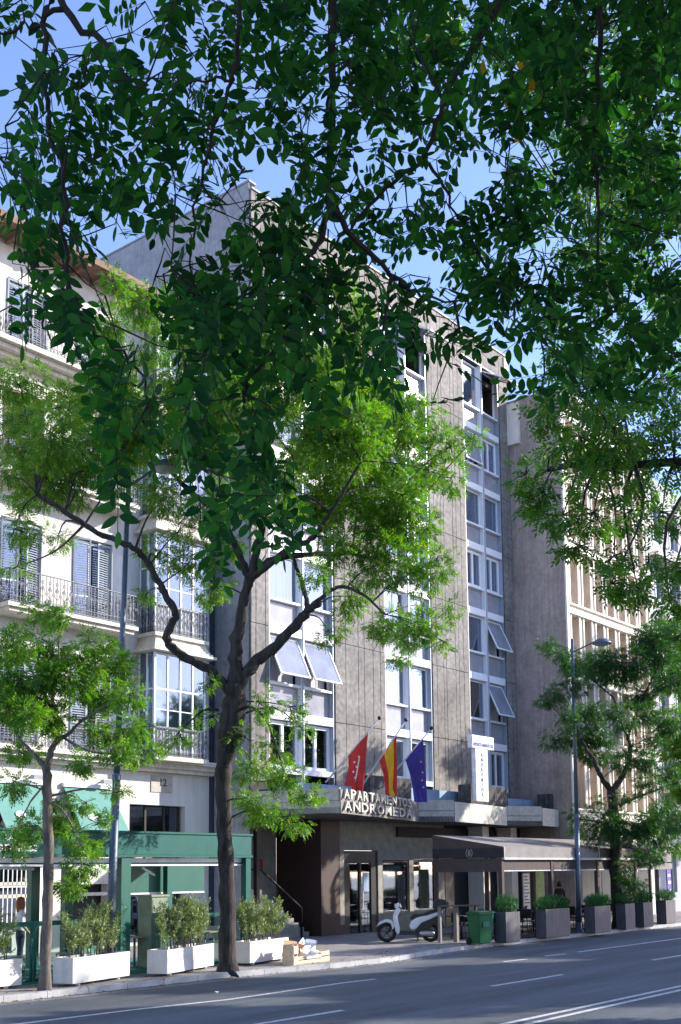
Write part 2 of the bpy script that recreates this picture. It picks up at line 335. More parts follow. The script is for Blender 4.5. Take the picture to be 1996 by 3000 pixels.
def make_tree(name, label, group, base, limbs, blobs, leafm, barkm, leafsize, dens, trunk_r, seed, tpl=TPL, yellow=0, sub=7, crown_world=()):
    """limbs: [(radius0, radius1, [points])]; first is the trunk. blobs: [(centre, radius)]"""
    r = np.random.default_rng(seed); root = thing(name, label, 'tree', base, group)
    t = MB(); lp = []
    for k, (ra, rb, pts) in enumerate(limbs):
        sp = smooth_line(pts, 5); r0_ = ra[0] if hasattr(ra,'__len__') else ra; sp = jag(sp, r0_*.12 if k else r0_*.06); n = len(sp)
        rad = list(np.interp(np.linspace(0,1,n), np.linspace(0,1,len(ra)), ra)) if hasattr(ra,'__len__') else [ra + (rb-ra)*(i/(n-1))**.8 for i in range(n)]
        ra = r0_
        rad = [q*(1+.10*math.sin(i*2.1+k)) for i, q in enumerate(rad)]
        if k == 0: rad[0] *= 1.35; rad[1] *= 1.12
        if k == 0:
            t.tube(sp, rad, 14); t.build('trunk', barkm, root); t = MB()
        else: t.tube(sp, rad, 8 if ra > .06 else 6)
        lp += [(p, q) for p, q in zip(sp[2:], rad[2:])]
    LP = np.array([p[:] for p, q in lp]); LR = np.array([q for p, q in lp]); P = []; Dd = []
    for (c, rad) in blobs:
        c = np.array(c); d = np.linalg.norm(LP-c, axis=1); j = int(np.argmin(d + LR*-2))
        a = Vector(LP[j]); b = Vector(c); L = (b-a).length
        mid = a.lerp(b, .5) + Vector((0,0,.12*L)) + Vector(r.normal(size=3)*.06*L)
        if L > .1: t.tube(smooth_line([a, mid, b], 3), [min(LR[j]*.6, .012+.012*L)*(1-.75*i/6) for i in range(7)], 5)
        ns = max(5, int(sub*1.6*(rad/.7)**1.5)); ns = min(ns, 20)
        for s in range(ns):
            v = r.normal(size=3); v /= np.linalg.norm(v); cc = c + v*rad*r.uniform(.35,.95)*np.array([1,1,.8]); sr = rad*r.uniform(.34,.58)
            m2 = Vector((c+cc)/2 + r.normal(size=3)*.05)
            t.tube([b, m2, Vector(cc)], [.014,.009,.004], 4)
            nf = max(10, int(dens*sr*sr*520)); q = r.normal(size=(nf,3)); q /= np.linalg.norm(q, axis=1, keepdims=True)
            rr = sr*r.random((nf,1))**.45
            P.append(cc + q*rr*np.array([1,1,.7])); Dd.append(q*.8 + v*.35 + np.array([0,0,-.35]) + r.normal(size=(nf,3))*.25)
    P = np.concatenate(P); Dd = np.concatenate(Dd); S = leafsize*r.uniform(.7,1.25,len(P))
    V, Fq, T = leaf_arrays(P, Dd, S, tpl, r)
    if yellow:
        sel = r.random(len(T)//4) < yellow; T = np.where(np.repeat(sel, 4), .88+.12*np.repeat(r.random(len(sel)), 4), T)
    t.build('branches', barkm, root)
    me = array_mesh('crown', V - np.array(base), Fq, T, leafm); link('crown', me, root, off=(0,0,0))
    return root, len(Fq)

# ------------------------------------------------------------------ ground, road, pavement, kerb
def struct(mb, name, m): return mb.build(name, m, None, kind='structure')
struct(MB().box(-300, 600, -300, 600, -.6, -.16), 'ground', M['asphalt'])
kerbpts = [(-60,18.72),(13,18.72),(18.5,18.66),(20.5,18.45),(22.0,18.16),(24.6,18.12),(26.6,18.5),(28.6,18.82),(31,18.92),(200,18.92)]
struct(MB().box(-80, 200, -.2, 20.2, -.158, -.12), 'road', M['asphalt'])
pv = MB(); pv.prism([(x, y+.155) for x, y in kerbpts] + [(200,60),(-60,60)], -.15, 0); struct(pv, 'pavement', M['paving'])
struct(MB().box(-80, 200, -12, -.36, -.15, 0), 'near_pavement', M['paving'])
kr = bpy.data.objects.new('kerb', None); C.objects.link(kr); kr['kind'] = 'structure'; OFF['kerb'] = (0,0,0)
km = MB().box(.008, 1, 0, .15, -.14, .0, 0).mesh('kerb_stone', M['kerb'])
def kerb_y(x):
    for (a, ya), (b, yb) in zip(kerbpts, kerbpts[1:]):
        if a <= x <= b: return ya + (yb-ya)*(x-a)/(b-a)
x = 10.
while x < 75:
    y0, y1 = kerb_y(x), kerb_y(x+1); L = math.hypot(1, y1-y0)
    link('kerb_stone', km, kr, (x, y0, random.uniform(.002,.008)), (0, 0, math.atan2(y1-y0, 1)), (L-.004, 1, 1)); x += 1
nk = MB()
for i in range(60): nk.box(-10+i, -10+i+.99, -.36, -.21, -.14, .003)
nk.build('kerb_edging', M['kerb'], kr)
# gutter band, painted lane lines and a bent pale strip
mk = MB()
def line(p, q, w=.12, z=-.116):
    p = Vector((p[0],p[1],0)); q = Vector((q[0],q[1],0)); d = (q-p).normalized(); n = Vector((-d.y, d.x, 0))*w/2
    mk.quad((*(p-n)[:2], z), (*(q-n)[:2], z), (*(q+n)[:2], z), (*(p+n)[:2], z))
line((-20,9.47),(140,9.47)); line((-20,9.17),(140,9.17))
for i in range(9): line((12.6+8.0*i-8, 12.66),(12.6+8.0*i-4.9, 12.66), .12)
line((30.2,15.62),(90,15.9), .14)
line((26.1,15.66),(27.2,15.6), .14); line((28.4,15.7),(29.4,15.6), .14)
pts = [GZ(*p, -.116) for p in [(-60,3010),(51,3000),(383,2959),(670,2928),(829,2905),(1000,2880),(1100,2868)]]
for a, b in zip(pts, pts[1:]): line(a, b, .13)  # bent pale strip drawn across the left of the road
line((-20,3.1),(140,3.1), .12)
struct(mk, 'road_markings', M['roadpaint'])
gt = MB()
for (xa, xb) in [(10,20.5),(20.5,22),(22,24.6),(24.6,26.6),(26.6,28.6),(28.6,120)]:
    ya, yb = kerb_y(xa), kerb_y(xb); gt.quad((xa,ya-.32,-.1165),(xb,yb-.32,-.1165),(xb,yb-.003,-.1165),(xa,ya-.003,-.1165))
struct(gt, 'gutter', mat('gutter_concrete', (.20,.20,.21), .9, 3, .2, .2, fine=.2))
# fallen leaves and grit along the gutter
rl = np.random.default_rng(3); n = 900; X = rl.uniform(12, 45, n)
PP = np.array([[x, kerb_y(x) + (rl.normal(-.12,.14) if rl.random() < .7 else rl.uniform(.1,1.2)), 0] for x in X]); PP[:,2] = np.where(PP[:,1] > np.array([kerb_y(x) for x in X]), .006, -.11)
V, Fq, T = leaf_arrays(PP, np.c_[rl.normal(size=(n,2)), np.zeros(n)], rl.uniform(.05,.10,n), [(np.array([[0,0,0],[.25,.5,.15],[0,1,.05],[-.25,.5,.1]]), np.array([[0,1,2,3]]))], rl)
link('fallen_leaves', array_mesh('fallen_leaves', V, Fq, np.clip(T*.6+.45,0,1), leafmat('dry_leaf', (.16,.09,.04), (.30,.20,.08), (.5,.38,.15), .1)), None, kind='stuff', label='scattered dry leaves lying along the kerb and gutter')

# ------------------------------------------------------------------ grey concrete apartment building (front at y=26)
JZ = [24.68, 22.05, 19.28, 16.53, 13.57, 10.68, 7.67]; YF = 26.
GB = thing('apartment_building', 'tall grey concrete apartment block with vertical window strips above the lettered canopy', 'building', (36,26,0))
GL, GR = 27.5, 45.1; ROOF = 26.65
piers = [(GL, 28.38, (.25,.8)), (31.98, 35.05, (.2,.45,.57,.75,.9)), (38.35, 41.15, (.11,.29,.37,.62,.72,.85)), (44.3, GR, (.55,))]
strips = [(28.38, 31.98), (35.05, 38.35), (41.15, 44.3)]
w = MB()
for a, b, g in piers: w.box(a+(.0 if a > GL else .004), b-.004 if b < GR else b, YF+.06, YF+1.1, 4.3, ROOF-.35)
w.box(GL, GR, YF+1.1, YF+14, 4.0, ROOF-.36); w.build('wall', M['groove'], GB)
w = MB(); w.box(GL-.03, GL, YF+.1, YF+9.2, 0, ROOF); w.box(GL, GR, YF+.3, YF+9.2, ROOF-.35, ROOF-.3); w.build('side_wall', M['concrete2'], GB)
MB().box(GL-.06, GL+.3, YF+.05, YF+9.3, ROOF+.0, ROOF+.07).build('coping', M['zinc'], GB)
levels = [ROOF-.3] + JZ + [5.3]
for pi, (a, b, gr) in enumerate(piers):
    for k in range(len(levels)-1):
        z1, z0 = levels[k]-.012, levels[k+1]+.012; m = MB(); xs = [0]+list(gr)+[1]
        for i in range(len(xs)-1):
            m.box(a+(b-a)*xs[i]+(.014 if i else 0), a+(b-a)*xs[i+1]-(.014 if i < len(xs)-2 else 0), YF+random.uniform(-.004,.004), YF+.08, z0, z1)
        m.build('concrete_panel', M['concrete'], GB)
for a, b in strips:
    MB().box(a+.01, b-.01, YF+.003, YF+.9, JZ[0]+.55, levels[0]-.012).build('concrete_panel', M['concrete'], GB)
MB().box(GL-.02, GR+.02, YF-.05, YF+.35, levels[0]+.003, levels[0]+.08).build('roof_edge', M['zinc'], GB)
MB().box(GR-.35, GR+.0, YF-.06, YF+.25, levels[0]-.9, levels[0]-.1).build('roof_flashing', M['whitefin'], GB)
H0 = 2.85; UM = {}
def umesh(kind, wd):
    key = (kind, round(wd,2))
    if key in UM: return UM[key]
    m = MB()
    if kind in ('frame', 'thick'):
        f = .055 if kind == 'frame' else .13
        for bx in ((0,f,0,1.7),(wd-f,wd,0,1.7),(f,wd-f,0,f),(f,wd-f,1.7-f,1.7)): m.box(bx[0],bx[1],-.03,.05,bx[2],bx[3])
        if kind == 'thick': m.box(wd/2-.06, wd/2+.06, -.035, .05, f, 1.7-f)
        me = m.mesh('window', M['white'])
    elif kind == 'pane': me = m.box(.05, wd-.05, .0, .008, .05, 1.65).mesh('pane', M['glass'])
    elif kind == 'sash':
        f = .06
        for bx in ((0.05,.05+f,-1.6,0),(wd-.05-f,wd-.05,-1.6,0),(.05+f,wd-.05-f,-f,0),(.05+f,wd-.05-f,-1.6,-1.6+f)): m.box(bx[0],bx[1],-.025,.025,bx[2],bx[3])
        me = m.mesh('sash', M['white'])
    elif kind == 'sashpane': me = m.box(.1, wd-.1, -.004, .004, -1.55, -.05).mesh('pane', M['sashglass'])
    elif kind.startswith('cur'):
        n = 24; vs = []
        for i in range(n+1):
            x = .06+(wd-.12)*i/n; y = .14+.03*math.sin(i*2.2)+.015*math.sin(i*5.1); vs += [(x,y,.03),(x,y,1.68)]
        m.add(vs, [(2*i,2*i+2,2*i+3,2*i+1) for i in range(n)], 0, True)
        me = m.mesh('curtain', M[{'cur1':'curtain','cur2':'curtainw','cur3':'orange'}[kind]])
    UM[key] = me; return me
kinds = {(2,0):'ff',(2,1):'to',(2,2):'ff',(2,3):'ss',(2,4):'fo',(2,5):'fo',(2,6):'ss', (1,0):'fO',(1,1):'ff',(1,2):'ff',(1,3):'fs',(1,4):'ff',(1,5):'ff',(1,6):'ss',
         (0,0):'ff',(0,1):'fs',(0,2):'ff',(0,3):'ff',(0,4):'ff',(0,5):'oo',(0,6):'ss'}
kinds[(2,0)] = 'fO'; kinds[(2,1)] = 'ts'
curt = {(2,2,0):'cur2',(2,2,1):'cur2',(2,5,0):'cur3',(2,4,0):'cur1',(2,5,1):'cur1',(1,5,0):'cur1',(1,5,1):'cur1',(1,4,0):'cur1',(0,5,0):'cur1',(0,5,1):'cur1',(2,0,0):'cur1',(2,1,0):'cur1',(1,2,0):'cur2',(2,4,1):'cur2',
        (0,3,0):'cur1',(0,2,1):'cur1',(2,1,1):'cur2',(2,3,1):'cur2',(1,1,0):'cur1',(0,4,1):'cur1',(0,1,0):'cur2',(1,3,1):'cur2'}
for si, (a, b) in enumerate(strips):
    mid = (a+b)/2; yw = YF+.24
    MB().box(a+.0, a+.06, YF+.02, YF+.3, 5.3, JZ[0]+.55).box(mid-.055, mid-.012, YF+.04, YF+.3, 5.3, JZ[0]+.55).build('mullion', M['white'], GB)
    MB().box(mid-.008, mid+.055, YF+.0, YF+.3, 5.3, JZ[0]+.55).box(b-.10, b-.07, YF+.03, YF+.3, 5.3, JZ[0]+.55).build('mullion', M['alu'], GB)
    MB().box(b-.065, b-.006, YF+.07, YF+.5, 5.3, JZ[0]+.55).box(a+.06, b-.1, YF+.02, YF+.5, JZ[0]+.46, JZ[0]+.54).build('window_reveal', M['darkblue'], GB)  # shade of the reveal is put into its dark blue colour
    for k in range(7):
        zt = JZ[k]; zb = JZ[k+1] if k < 6 else 5.05; h = (zt-zb); sc = (h if k < 6 else 2.95)/H0
        for u, (xa, xb) in enumerate(((a+.065, mid-.06), (mid+.06, b-.11))):
            wd = xb-xa; top = zt + (.40 if k == 0 else -.20*sc); wz = zt-1.78*sc; hh = (top-wz)/1.7
            kd = kinds[(si,k)][u]
            fr = place('window', umesh('thick' if kd == 's' else 'frame', wd), GB, xa, yw, wz, scale=(1,1,hh))
            OFF[fr.name] = (0,0,0)
            if kd in 'fs' : link('pane', umesh('pane', wd), fr, (0,.02,0))
            else:
                ang = {'o': math.radians(24), 'O': math.radians(66), 't': math.radians(9)}[kd]
                sh = link('sash', umesh('sash', wd), fr, (0,-.03,1.66), (-ang, 0, 0)); link('pane', umesh('sashpane', wd), fr, (0,-.03,1.66), (-ang,0,0))
            c = curt.get((si,k,u)) or (('cur1','cur1','cur2')[(si*5+k*3+u)%3] if (si == 2 or (si*7+k*5+u*3)%5 < 4) and k < 6 else None)
            if c and kd != 'O': link('curtain', umesh(c, wd), fr, (0,0,0))
            if kd == 'O' and si == 2:
                place('curtain', umesh('cur3', wd*.9), GB, xa, yw+.3, wz, scale=(1,1,hh*.62))
            if k < 6:
                MB().box(xa, xb, yw+.0, yw+.03, zb+.15*sc, wz-.09).build('spandrel_pane', M['spandrel'], GB)
                MB().box(xa, xb, YF+.06, yw+.04, wz-.08, wz-.005).build('window_sill', M['white'], GB)
            else: MB().box(xa, xb, YF+.02, yw+.04, wz-.2, wz-.005).build('window_sill', M['white'], GB)
            if k: MB().box(xa, xb, YF+.03, yw+.04, zt-.17*sc, zt+.12*sc).build('white_band', M['white'], GB)
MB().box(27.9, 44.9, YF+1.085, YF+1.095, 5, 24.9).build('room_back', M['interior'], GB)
flr = MB()
for z in JZ: flr.box(28.2, 44.6, YF+.32, YF+1.08, z-.12, z+.10)
flr.build('floor_slab', M['interior'], GB)
# ground floor of the grey block
g = MB(); g.box(32.0, 32.38, YF, YF+.3, .35, 4.3); g.box(32.38, 34.42, YF, YF+.3, 3.02, 4.3); g.box(34.42, 34.7, YF, YF+.3, 0, 4.3); g.box(34.7, 38.9, YF, YF+.3, 2.66, 4.3)
g.box(34.7, 38.9, YF, YF+.3, 0, .66); g.box(36.45, 36.72, YF, YF+.3, .66, 2.66); g.box(38.3, 38.9, YF, YF+.3, .66, 2.66); MB().box(38.905, GR-.01, YF+.01, YF+.3, 0, 4.3).build('ground_floor_wall', M['charcoal'], GB)  # dark wall colour stands in for the deep shade under the awning
g.build('ground_floor_wall', M['stone'], GB)
MB().box(30.93, 31.99, YF-.12, YF+2, 0, 4.3).build('stone_column', M['porphyry'], GB)
MB().box(32.0, 32.36, YF-.02, YF+.3, 0, .34).build('plinth', M['porphyry'], GB)
dr = MB()
for bx in ((32.4,32.75,0,3.0),(34.05,34.4,0,3.0),(32.75,34.05,2.55,3.0),(33.35,33.45,0,2.55)): dr.box(bx[0],bx[1],YF+.05,YF+.15,bx[2],bx[3])
d = dr.build('door', M['black'], GB); MB().box(32.75,33.35,YF+.1,YF+.11,0.05,2.55).box(33.45,34.05,YF+.1,YF+.11,.05,2.55).build('pane', M['glass'], d)
MB().bar((33.5,YF+.02,.9),(33.5,YF+.02,1.5),.03,.03).build('handle', M['chrome'], d)
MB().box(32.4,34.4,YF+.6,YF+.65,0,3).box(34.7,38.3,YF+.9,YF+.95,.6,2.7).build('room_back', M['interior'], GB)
MB().box(33.62,33.95,YF+.08,YF+.095,1.5,2.2).build('notice', M['paleblue'], GB)
for xa, xb in ((34.72,36.43),(36.74,38.28)):
    f = MB()
    for bx in ((xa,xa+.06,.68,2.64),(xb-.06,xb,.68,2.64),(xa+.06,xb-.06,.68,.74),(xa+.06,xb-.06,2.58,2.64)): f.box(bx[0],bx[1],YF+.04,YF+.14,bx[2],bx[3])
    wi = f.build('window', M['black'], GB); MB().box(xa+.06,xb-.06,YF+.09,YF+.1,.74,2.58).build('pane', M['glass'], wi)
    MB().box(xa+.1,xb-.1,YF+.2,YF+.22,1.95,2.55).build('blind', mat('blind_teal', (.03,.12,.14), .8), wi)
[MB().box(a_,b_,YF-.02,YF-.001,0,3).build('door_leaf', M['black'], GB) for a_, b_ in ((38.92,39.6),(41.3,42.3))]
sb = MB(); sb.box(35.6,44.8,YF-.1,YF-.001,3.55,3.95).build('shop_fascia', M['charcoal'], GB)
# entrance stair recess at the left
MB().box(27.52,30.92,YF+2.0,YF+2.1,0,4.3).box(27.5,27.52,YF+.1,YF+2,0,4.3).build('porch_wall', M['stone'], GB)
stp = MB().box(0,.27,0,1.6,0,.17).mesh('step', M['stone'])
for i in range(10):
    for _ in (0,): place('step', MB().box(27.6-30.7, -.27*i, 0, 1.62, 0, .165).mesh('step', M['stone']), GB, 30.75, YF+.3, .168*i)
MB().tube([(30.3,YF+.25,.0),(30.3,YF+.25,1.0),(28.2,YF+.25,2.35),(27.7,YF+.25,2.35)], .035, 6).tube([(29.0,YF+.25,.9),(29.0,YF+.25,1.8)], .02, 5).build('handrail', M['black'], GB)
MB().box(29.75,30.15,YF+1.95,YF+1.995,2.3,2.72).build('plaque', M['redsign'], GB)
MB().box(27.75,27.9,YF+.0,YF+.15,1.2,4.3).build('downpipe', M['black'], GB)

# canopy with saw-tooth front
ZT, ZB = 4.9, 4.08
P0 = Vector((27.3,25.98)); A = Vector((27.85,22.5)); Bp = Vector((35.2,24.65)); Cp = Vector((36.25,23.72)); Dp = Vector((41.4,24.5)); Ep = Vector((42.95,23.68)); Fp = Vector((48.3,24.55))
cp = [P0, A, Bp, Cp, Dp, Ep, Fp, Vector((48.3,23.9)), Vector((45.2,23.95)), Vector((45.05,25.98))]
cp = [P0, A, Bp, Cp, Dp, Ep, Vector((45.0,24.0)), Vector((45.0,25.98))]
CAN = thing('entrance_canopy', 'saw-tooth concrete canopy over the ground floor of the grey block', 'canopy', (33,24,4.1))
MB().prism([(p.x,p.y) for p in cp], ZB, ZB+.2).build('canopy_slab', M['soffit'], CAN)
MB().prism([(p.x,p.y+.1) for p in cp[1:-1]]+[(45.0,25.9),(27.6,25.9)], ZB+.204, ZB+.5).build('canopy_roof', M['concrete2'], CAN)
def fpanel(p, q, z0, z1, th=.07, name='fascia_panel', m='fascia', parent=None, out=0.):
    d = (q-p).normalized(); n = Vector((d.y, -d.x)); a = p + n*out; b = q + n*out
    pts = [a + n*0, b + n*0, b - n*th, a - n*th]
    return MB().prism([(v.x, v.y) for v in pts], z0, z1).build(name, M[m], parent or CAN)
zm = (ZT+ZB)/2
for (p, q, two, m) in ((P0,A,True,'fascia'),(Bp,Cp,True,'fascia'),(Cp,Dp,False,'fascia'),(Dp,Ep,True,'fascia'),(Ep,Vector((45.0,24.0)),False,'fascia'),(A,Bp,False,'signdark')):
    d = (q-p).normalized()*.015
    if two: fpanel(p+d,q-d,ZB+.0,zm-.012,m=m); fpanel(p+d,q-d,zm+.012,ZT,m=m)
    else: fpanel(p+d,q-d,ZB+.0,ZT-(.06 if m == 'fascia' else .45),m=m,out=.02)
fpanel(A, Bp, ZT-.45, ZT-.06, m='signdark', out=.02)
# raised letters
def text_obj(s, size, ext, m, name='letter', font=None):
    cu = bpy.data.curves.new(name, 'FONT'); cu.body = s; cu.size = size; cu.extrude = ext; cu.resolution_u = 2; cu.align_x = 'LEFT'; cu.offset = size*.018
    ob = bpy.data.objects.new('tmp', cu); C.objects.link(ob); dg = bpy.context.evaluated_depsgraph_get(); me = bpy.data.meshes.new_from_object(ob.evaluated_get(dg))
    bpy.data.objects.remove(ob); me.materials.clear(); me.materials.append(M[m]); me.name = name; return me
dAB = (Bp-A).normalized(); nAB = Vector((dAB.y,-dAB.x)); rotAB = math.atan2(dAB.y, dAB.x)
def letter_row(word, z, s0, s1, size):
    step = (s1-s0)/len(word)
    for i, ch in enumerate(word):
        me = text_obj(ch, size, .035, 'letter'); xs = [v.co.x for v in me.vertices]; wd = max(xs)-min(xs); k = step*.84/wd
        k = min(k, 2.2) if ch == 'I' else k
        q = A + dAB*(s0+step*i+step*.06) + nAB*.08
        place('letter', me, CAN, q.x - min(xs)*k*dAB.x, q.y - min(xs)*k*dAB.y, z, (PI/2, 0, rotAB), (k, 1, 1))
letter_row('APARTAMENTOS', 4.56, .05, 6.7, .44); letter_row('ANDROMEDA', 4.18, .05, 6.7, .44)
CAN_ = CAN
# walls and boxes on the canopy terrace
pt = MB(); pt.box(35.3,41.0,25.55,25.75,4.6,5.45); pt.box(42.6,44.9,25.1,25.3,4.6,5.3); pt.box(28.5,34.0,25.5,25.7,4.6,5.3); pt.build('terrace_parapet', M['paleblue'], CAN)  # parapets coloured pale blue-grey
def boxplanter(px, py, px2, py2, Y, lab):
    a = FY(px, py2, Y); b = FY(px2, py, Y); t = thing('terrace_box', lab, 'planter box', (a.x, Y, ZB+.5), 'dark boxes on the canopy')
    MB().box(a.x, b.x, Y, Y+.6, ZB+.505, b.z).build('box_body', mat('weathered_box', (.10,.10,.10), .9, 4, .3, streak=.5), t)
    MB().box(a.x+.06, b.x-.06, Y+.06, Y+.54, b.z-.06, b.z+.004).build('soil', M['soil'], t)
boxplanter(1380,2307,1485,2355,24.75,'long dark weathered box on the canopy below the upright hotel sign')
boxplanter(1085,2282,1205,2320,24.95,'dark weathered box on the canopy behind the red and yellow flag')
boxplanter(1610,2330,1655,2372,24.3,'small dark weathered box at the right end of the canopy')
# low dome lamp on canopy end
q = FY(1642,2316,24.2); t = thing('dome_lamp', 'small dome lamp on a short stem at the right end of the canopy', 'lamp', (q.x,24.2,ZT-.3))
MB().lathe([(.38,0),(.36,.06),(.28,.17),(.14,.25),(0.001,.28)], (q.x,24.2,q.z-.05), 18).build('lamp_shade', M['lamp'], t); MB().tube([(q.x,24.2,4.5),(q.x,24.2,q.z+.1)], .025, 6).build('stem', M['lamp'], t)
# upright sign
a = FY(1384,2190,24.2); b = FY(1447,2163,24.2); s = thing('vertical_sign', 'white upright T-shaped hotel sign standing on the canopy', 'sign', (a.x,24.2,4.6))
hd = MB().box(a.x, b.x, 24.2, 24.42, a.z, b.z+.02).build('sign_head', M['signwhite'], s, bevel=.015)
c0 = FY(1397,2310,24.2); c1 = FY(1430,2190,24.2); MB().box(c0.x, c1.x, 24.22, 24.40, c0.z-.5, a.z-.004).build('sign_column', M['signwhite'], s, bevel=.015)
me = text_obj('APARTAMENTOS', .2, .004, 'bluesign', 'lettering'); xs = [v.co.x for v in me.vertices]; k = (b.x-a.x-.15)/(max(xs)-min(xs)); place('lettering', me, s, a.x+.07, 24.19, a.z+.09, (PI/2,0,0), (k,1,1))
for i, ch in enumerate('ANDROMEDA'):
    me = text_obj(ch, .22, .004, 'bluesign', 'letter'); xs = [v.co.x for v in me.vertices]; place('letter', me, s, (c0.x+c1.x)/2-(max(xs)+min(xs))/2, 24.21, a.z-.32-.2*i, (PI/2,0,0))
# flags
def cloth(parent, H1, H0, B1, B0, bands, name='flag', fold=.12, nu=24, nv=16):
    H1, H0, B1, B0 = map(Vector, (H1,H0,B1,B0)); m = MB(); vs = []; n3 = Vector((.55,-.83,0))
    for j in range(nv+1):
        v = j/nv
        for i in range(nu+1):
            u = i/nu; p = H1.lerp(H0,u).lerp(B1.lerp(B0,u), v**.9)
            p += n3*fold*math.sin(u*9+v*1.5)*(.15+v) + Vector((1,0,0))*.05*math.sin(u*13+v*4)*v; vs.append(p)
    fs = []; 
    n = len(m.v); m.v = [tuple(p) for p in vs]
    for j in range(nv):
        for i in range(nu):
            m.f.append((j*(nu+1)+i, j*(nu+1)+i+1, (j+1)*(nu+1)+i+1, (j+1)*(nu+1)+i)); u = (i+.5)/nu
            m.m.append(bands(u, (j+.5)/nv)); m.sm.append(True)
    return m.build(name, [M['flagred'], M['flagyellow'], M['flagblue'], M['flagwhite']], parent)
def flagset(lab, b0, t0, Yb, Yt, hoist, tips, bands, deco=None):
    Pb = FY(*b0, Yb); Pt = FY(*t0, Yt); f = thing('flag_on_pole', lab, 'flag', tuple(Pb), 'flags above the canopy')
    MB().tube([Pb, Pt], [.035,.022], 8).build('flagpole', M['pole'], f); MB().lathe([(0.001,-.07),(.06,-.03),(.07,.02),(.04,.07),(.001,.08)], tuple(Pt), 10).build('finial', M['black'], f)
    H1 = Pb.lerp(Pt, hoist[0]); H0 = Pb.lerp(Pt, hoist[1]); t = (Vector(H1)-Vector((0,0,EYE))).dot(Vector(f0))
    B1 = DT(*tips[0], t); B0 = DT(*tips[1], t-.1); fl = cloth(f, H1, H0, B1, B0, bands)
    if deco: deco(f, H1, H0, B1, B0)
def stars(f, H1, H0, B1, B0, col, spots, R=.06):
    m = MB()
    for u, v in spots:
        c = Vector(H1).lerp(Vector(H0),u).lerp(Vector(B1).lerp(Vector(B0),u), v) + Vector((-.2,-.25,0)); rt = Vector(RR); up = Vector((0,0,1)); pts = []
        for i in range(10): rr = R if i % 2 == 0 else R*.42; a = PI/2+i*PI/5; pts.append(c + rt*rr*math.cos(a) + up*rr*math.sin(a))
        m.add(pts, [tuple(range(10))])
    m.build('stars', M[col], f)
flagset('plain crimson flag with small white stars, leftmost of the three on slanted poles', (955,2292), (1112,2104), 25.0, 22.6, (.80,.42), ((1052,2332),(1022,2300)), lambda u,v: 3 if .30<u<.33 and v>.3 else 0,
        lambda f,*a: stars(f, *a, 'flagwhite', [(.75,.35),(.6,.5),(.8,.6),(.65,.75),(.5,.3)], .05))
flagset('red and yellow striped national flag, middle of the three on slanted poles', (1055,2312), (1190,2110), 24.9, 22.8, (.80,.42), ((1154,2332),(1142,2332)), lambda u,v: 1 if .22<u<.72 else 0)
flagset('dark blue flag with yellow stars, rightmost of the three on slanted poles', (1118,2308), (1264,2134), 24.9, 22.8, (.84,.48), ((1243,2350),(1226,2350)), lambda u,v: 2,
        lambda f,*a: stars(f, *a, 'flagyellow', [(.35,.3),(.3,.5),(.4,.62),(.33,.75)], .05))

# ------------------------------------------------------------------ cream apartment building on the left (front at y=27.8)
YL = 27.8; LB = thing('apartment_building', 'cream plastered apartment building with iron balconies and a glazed bay on the left', 'building', (22,27.8,0))
def wall_holes(x0, x1, z0, z1, y, depth, holes, m, parent, name='wall'):
    xs = sorted({x0,x1,*[h[0] for h in holes],*[h[1] for h in holes]}); zs = sorted({z0,z1,*[h[2] for h in holes],*[h[3] for h in holes]}); w = MB()
    for i in range(len(xs)-1):
        for j in range(len(zs)-1):
            cx, cz = (xs[i]+xs[i+1])/2, (zs[j]+zs[j+1])/2
            if not any(h[0] < cx < h[1] and h[2] < cz < h[3] for h in holes): w.quad((xs[i],y,zs[j]),(xs[i+1],y,zs[j]),(xs[i+1],y,zs[j+1]),(xs[i],y,zs[j+1]))
    for a,b,c,d in holes:
        w.quad((a,y,c),(a,y,d),(a,y+depth,d),(a,y+depth,c)); w.quad((b,y,c),(b,y+depth,c),(b,y+depth,d),(b,y,d)); w.quad((a,y,d),(b,y,d),(b,y+depth,d),(a,y+depth,d)); w.quad((a,y,c),(a,y+depth,c),(b,y+depth,c),(b,y,c))
    return w.build(name, m, parent)
ZK = [5.95, 9.95, 13.9, 17.8]; EAVE = 21.2
doorx = [(15.0,16.4),(18.85,20.3),(21.45,23.0)]
holes = []
for k, z in enumerate(ZK):
    for i, (a, b) in enumerate(doorx):
        top = z+2.75 if k < 3 else z+2.3
        holes.append((a, b, z+.02, top))
gh = [(23.8,26.2,.1,4.45),(18.6,20.4,.9,3.0),(21.2,23.0,.3,2.0),(18.9,20.4,3.4,4.9),(21.5,22.9,3.4,4.9)]
wall_holes(8, 27.3, 0, 5.5, YL, .35, gh, M['plaster'], LB); wall_holes(8, 27.3, 5.5, EAVE, YL+.06, .3, holes, M['plaster'], LB)
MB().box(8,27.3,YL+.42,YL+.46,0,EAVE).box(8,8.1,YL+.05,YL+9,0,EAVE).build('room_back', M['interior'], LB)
MB().box(27.32,27.44,YL-.1,YL+.02,0,21).build('downpipe', M['darkblue'], LB)
MB().box(27.3,27.47,YL+.05,YL+9,0,EAVE).build('party_wall', M['plaster'], LB)
def moulding(z, xa, xb, proj, h):   # stepped stone moulding
    led = MB()
    led.box(xa, xb, YL-proj, YL+.05, z-h*.35, z); led.box(xa, xb+.0, YL-proj*.75, YL+.049, z-h*.7, z-h*.355); led.box(xa, xb, YL-proj*.45, YL+.048, z-h, z-h*.705); led.build('string_course', M['stoneledge'], LB)
moulding(5.93, 8, 27.3, .55, .42); moulding(17.78, 8, 24.0, .8, .42)
MB().box(8,27.0,YL-.02,YL+.05,1.95,2.05).box(8,27.0,YL-.02,YL+.05,1.6,1.7).build('plinth_band', M['stoneledge'], LB)
